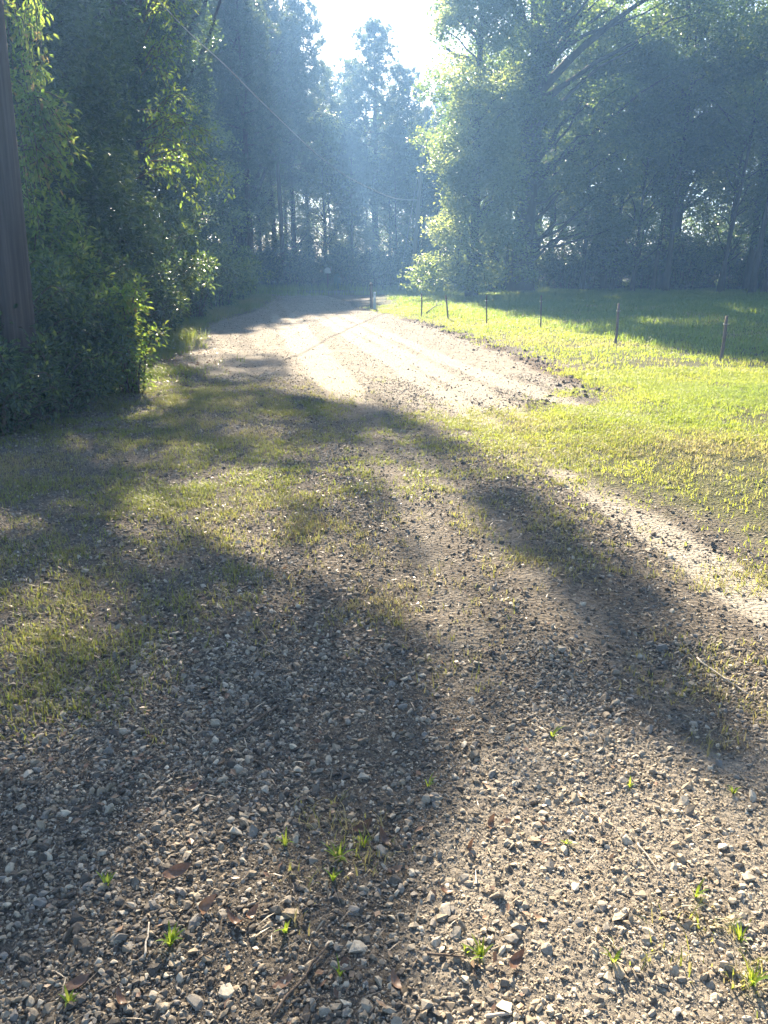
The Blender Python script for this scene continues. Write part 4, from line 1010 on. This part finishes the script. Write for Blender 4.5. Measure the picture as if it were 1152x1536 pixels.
def stick(px0, py0, px1, py1, r, label, mat='twig', fork=True):
    a, b_ = G(px0, py0), G(px1, py1); root = empty('twig', a, label, 'twig', 'sticks on the gravel')
    d = np.array(b_ - a); L = np.linalg.norm(d); n = 8
    p = np.array([d * t + np.array([0, 0, .010]) for t in np.linspace(0, 1, n)]) + rng.normal(size=(n, 3)) * np.array([.02, .02, .008]) * L * .6
    mb = MB(); mb.tube(p, np.linspace(r, r * .6, n), 7, .25); mb.build('stem', M[mat], root)
    if fork:
        q = p[4] + d * .22 + np.array([.06 * L, 0, .012]); mb = MB(); mb.tube([p[4], (p[4] + q) / 2 + np.array([0, 0, .004]), q], [r * .6, r * .5, r * .3], 6); mb.build('side_shoot', M[mat], root)
stick(408, 1532, 492, 1420, .0035, 'long dark stick lying diagonally at the bottom centre')
stick(348, 1108, 418, 1062, .006, 'thick dark stick in the shaded gravel left of centre')
stick(218, 1440, 224, 1388, .0028, 'thin pale stalk standing in the gravel at the left', 'pale_twig', False)
stick(728, 1530, 768, 1524, .0045, 'short white stick at the bottom edge', 'pale_twig', False)
stick(286, 1452, 320, 1430, .0025, 'thin dark twig between the leaves and the long stick')
stick(640, 1436, 700, 1440, .003, 'dark twig lying level left of the sunlit patch')
stick(956, 1270, 990, 1312, .0022, 'fine straw coloured twig in the sunlit gravel', 'pale_twig', False)
stick(1040, 990, 1130, 1050, .004, 'dry stem at the right below the thin grass', 'pale_twig')

def branch_on_bank():
    a, b_ = G(640, 472), G(668, 461); root = empty('fallen_branch', a, 'thin dead branch lying on the grass bank between the leftmost stakes', 'branch')
    d = np.array(b_ - a); p = np.array([d * t + np.array([0, 0, .06 + .10 * math.sin(PI * t)]) for t in np.linspace(0, 1, 7)])
    mb = MB(); mb.tube(p, np.linspace(.022, .010, 7), 7, .2); mb.build('stem', M['twig'], root)
    mb = MB(); mb.tube([p[3], p[3] + d * .2 + np.array([-.15, 0, .14])], [.012, .005], 6); mb.build('side_shoot', M['twig'], root)
branch_on_bank()
def weed(px, py, n, L, label, w=.006, spread=.6):
    p = G(px, py); root = empty('weed_sprout', p, label, 'weed', 'green sprouts in the gravel'); N = n
    V, Q, T = [], [], []; k = 0
    for i in range(N):
        a = rng.random() * 6.28; l = L * (.3 + .7 * rng.random()); ln = spread * (.3 + rng.random()) * l
        d = np.array([math.cos(a), math.sin(a), 0]); sd = np.array([-d[1], d[0], 0]) * w * .5
        b0 = d * .004; pts = [b0 + d * ln * t ** 1.6 + np.array([0, 0, l * (t - .35 * t ** 2.2)]) for t in (0, .3, .6, .85)]
        for t, wd in zip(pts, (.5, 1, .85, .5)): V += [t - sd * wd, t + sd * wd + np.array([0, 0, .0008])]
        V.append(b0 + d * ln * 1.1 + np.array([0, 0, l * .66])); Q += [(k + 2 * j, k + 2 * j + 1, k + 2 * j + 3, k + 2 * j + 2) for j in range(3)]; T.append((k + 6, k + 7, k + 8)); k += 9
    tt = rng.random(N); link('leaves', make_mesh('leaves', V, [Q, T], M['weed'], tint=np.concatenate([np.repeat(tt, 3), tt]), smooth=True), root)
    mb = MB(); mb.tube([(0, 0, -.01), (0, 0, L * .12)], [.0016, .001], 5); mb.build('stem', M['weed'], root)
for a in [(428, 1268, 9, .07, 'green sprout left of the shaded mound'), (508, 1292, 22, .075, 'largest green clump, on the shaded mound at the centre', .006, .8), (500, 1320, 10, .06, 'green sprout just below the largest clump'),
          (256, 1418, 12, .065, 'broad bladed green sprout at the left among pale stones', .008), (428, 1398, 7, .05, 'two bladed green sprout in front of the pale angular rock'), (722, 1436, 10, .05, 'bright yellow green sprout at the edge of sunlight', .007, .9),
          (700, 1428, 6, .035, 'small bright sprout left of the yellow green one'), (850, 1265, 5, .03, 'tiny yellow sprout alone in the sunlit gravel', .008, 1.1), (1043, 1345, 7, .08, 'tall thin sunlit sprout near the cream rocks'),
          (920, 1444, 9, .06, 'yellow green sprout in the lower sunlit gravel'), (104, 1506, 8, .06, 'green sprout at the bottom left corner'), (1128, 1478, 18, .10, 'dense grass tuft at the bottom right corner', .004, .7), (1110, 1412, 12, .08, 'grass tuft below the cream rock on the right', .004),
          (545, 1270, 10, .05, 'dark green sprout right of the mound'), (160, 1330, 12, .05, 'low green sprout above the grey rock at the left'), (944, 1180, 6, .045, 'thin sprout at the top of the sunlit gravel'), (828, 1105, 6, .06, 'upright yellow sprout on the shade border'), (1100, 1190, 12, .06, 'green tuft at the right edge of the shade', .005),
          (510, 1462, 10, .045, 'low green tuft below the long stick', .004), (642, 1180, 9, .06, 'thin green sprout in the dark gravel at the centre', .004)]:
    weed(*a)

# ------------------------------------------------------------------ haze
HAZE = True
if HAZE:
    mb = MB(); mb.box((0, 0, 15.25), (268, 268, 17.25)); me = mb.mesh('haze', [], False) if False else None
    V = np.array([(x, y, z) for z in (-2.0, 27.0) for y in (-268, 268) for x in (-268, 268)], float)
    hm, nt, out = new_mat('haze_air')
    pv = nd(nt, 'ShaderNodeVolumePrincipled'); pv.inputs['Color'].default_value = (.28, .54, 1.0, 1); pv.inputs['Density'].default_value = .0027; pv.inputs['Anisotropy'].default_value = .36
    nt.links.new(pv.outputs[0], out.inputs['Volume'])
    me = make_mesh('haze', V, [np.array([(0, 2, 3, 1), (4, 5, 7, 6), (0, 1, 5, 4), (2, 6, 7, 3), (0, 4, 6, 2), (1, 3, 7, 5)])], hm)
    tag(link('haze', me), 'thin bluish haze glowing in the backlight', 'haze', kind='stuff')

# ------------------------------------------------------------------ light
w = bpy.data.worlds.new('World'); sc.world = w; w.use_nodes = True
nt = w.node_tree; nt.nodes.clear()
ow = nt.nodes.new('ShaderNodeOutputWorld'); bg = nt.nodes.new('ShaderNodeBackground'); sk = nt.nodes.new('ShaderNodeTexSky')
sk.sky_type = 'NISHITA'; sk.sun_disc = False; sk.sun_elevation = SUN_EL; sk.sun_rotation = SUN_AZ; sk.air_density = 1.0; sk.dust_density = 1.0; sk.ozone_density = 1.0
bg.inputs['Strength'].default_value = .05
nt.links.new(sk.outputs[0], bg.inputs['Color']); nt.links.new(bg.outputs[0], ow.inputs['Surface'])
sl = bpy.data.lights.new('sun', 'SUN'); sl.energy = 5.0; sl.angle = R(.53); sl.color = (1, .85, .64)
so = bpy.data.objects.new('sun', sl); COL.objects.link(so); so.rotation_euler = Vector(S).to_track_quat('Z', 'Y').to_euler(); so.location = (0, 0, 40)

vs = sc.view_settings
vs.view_transform = 'Standard'; vs.look = 'None'; vs.gamma = 1; vs.use_curve_mapping = False; vs.exposure = 2.65
cy = sc.cycles
cy.max_bounces = 5; cy.diffuse_bounces = 2; cy.glossy_bounces = 1; cy.transmission_bounces = 3; cy.volume_bounces = 1; cy.transparent_max_bounces = 4
cy.caustics_reflective = False; cy.caustics_refractive = False
cy.use_denoising = True; cy.use_adaptive_sampling = True; cy.adaptive_threshold = .02
cy.sample_clamp_indirect = 6
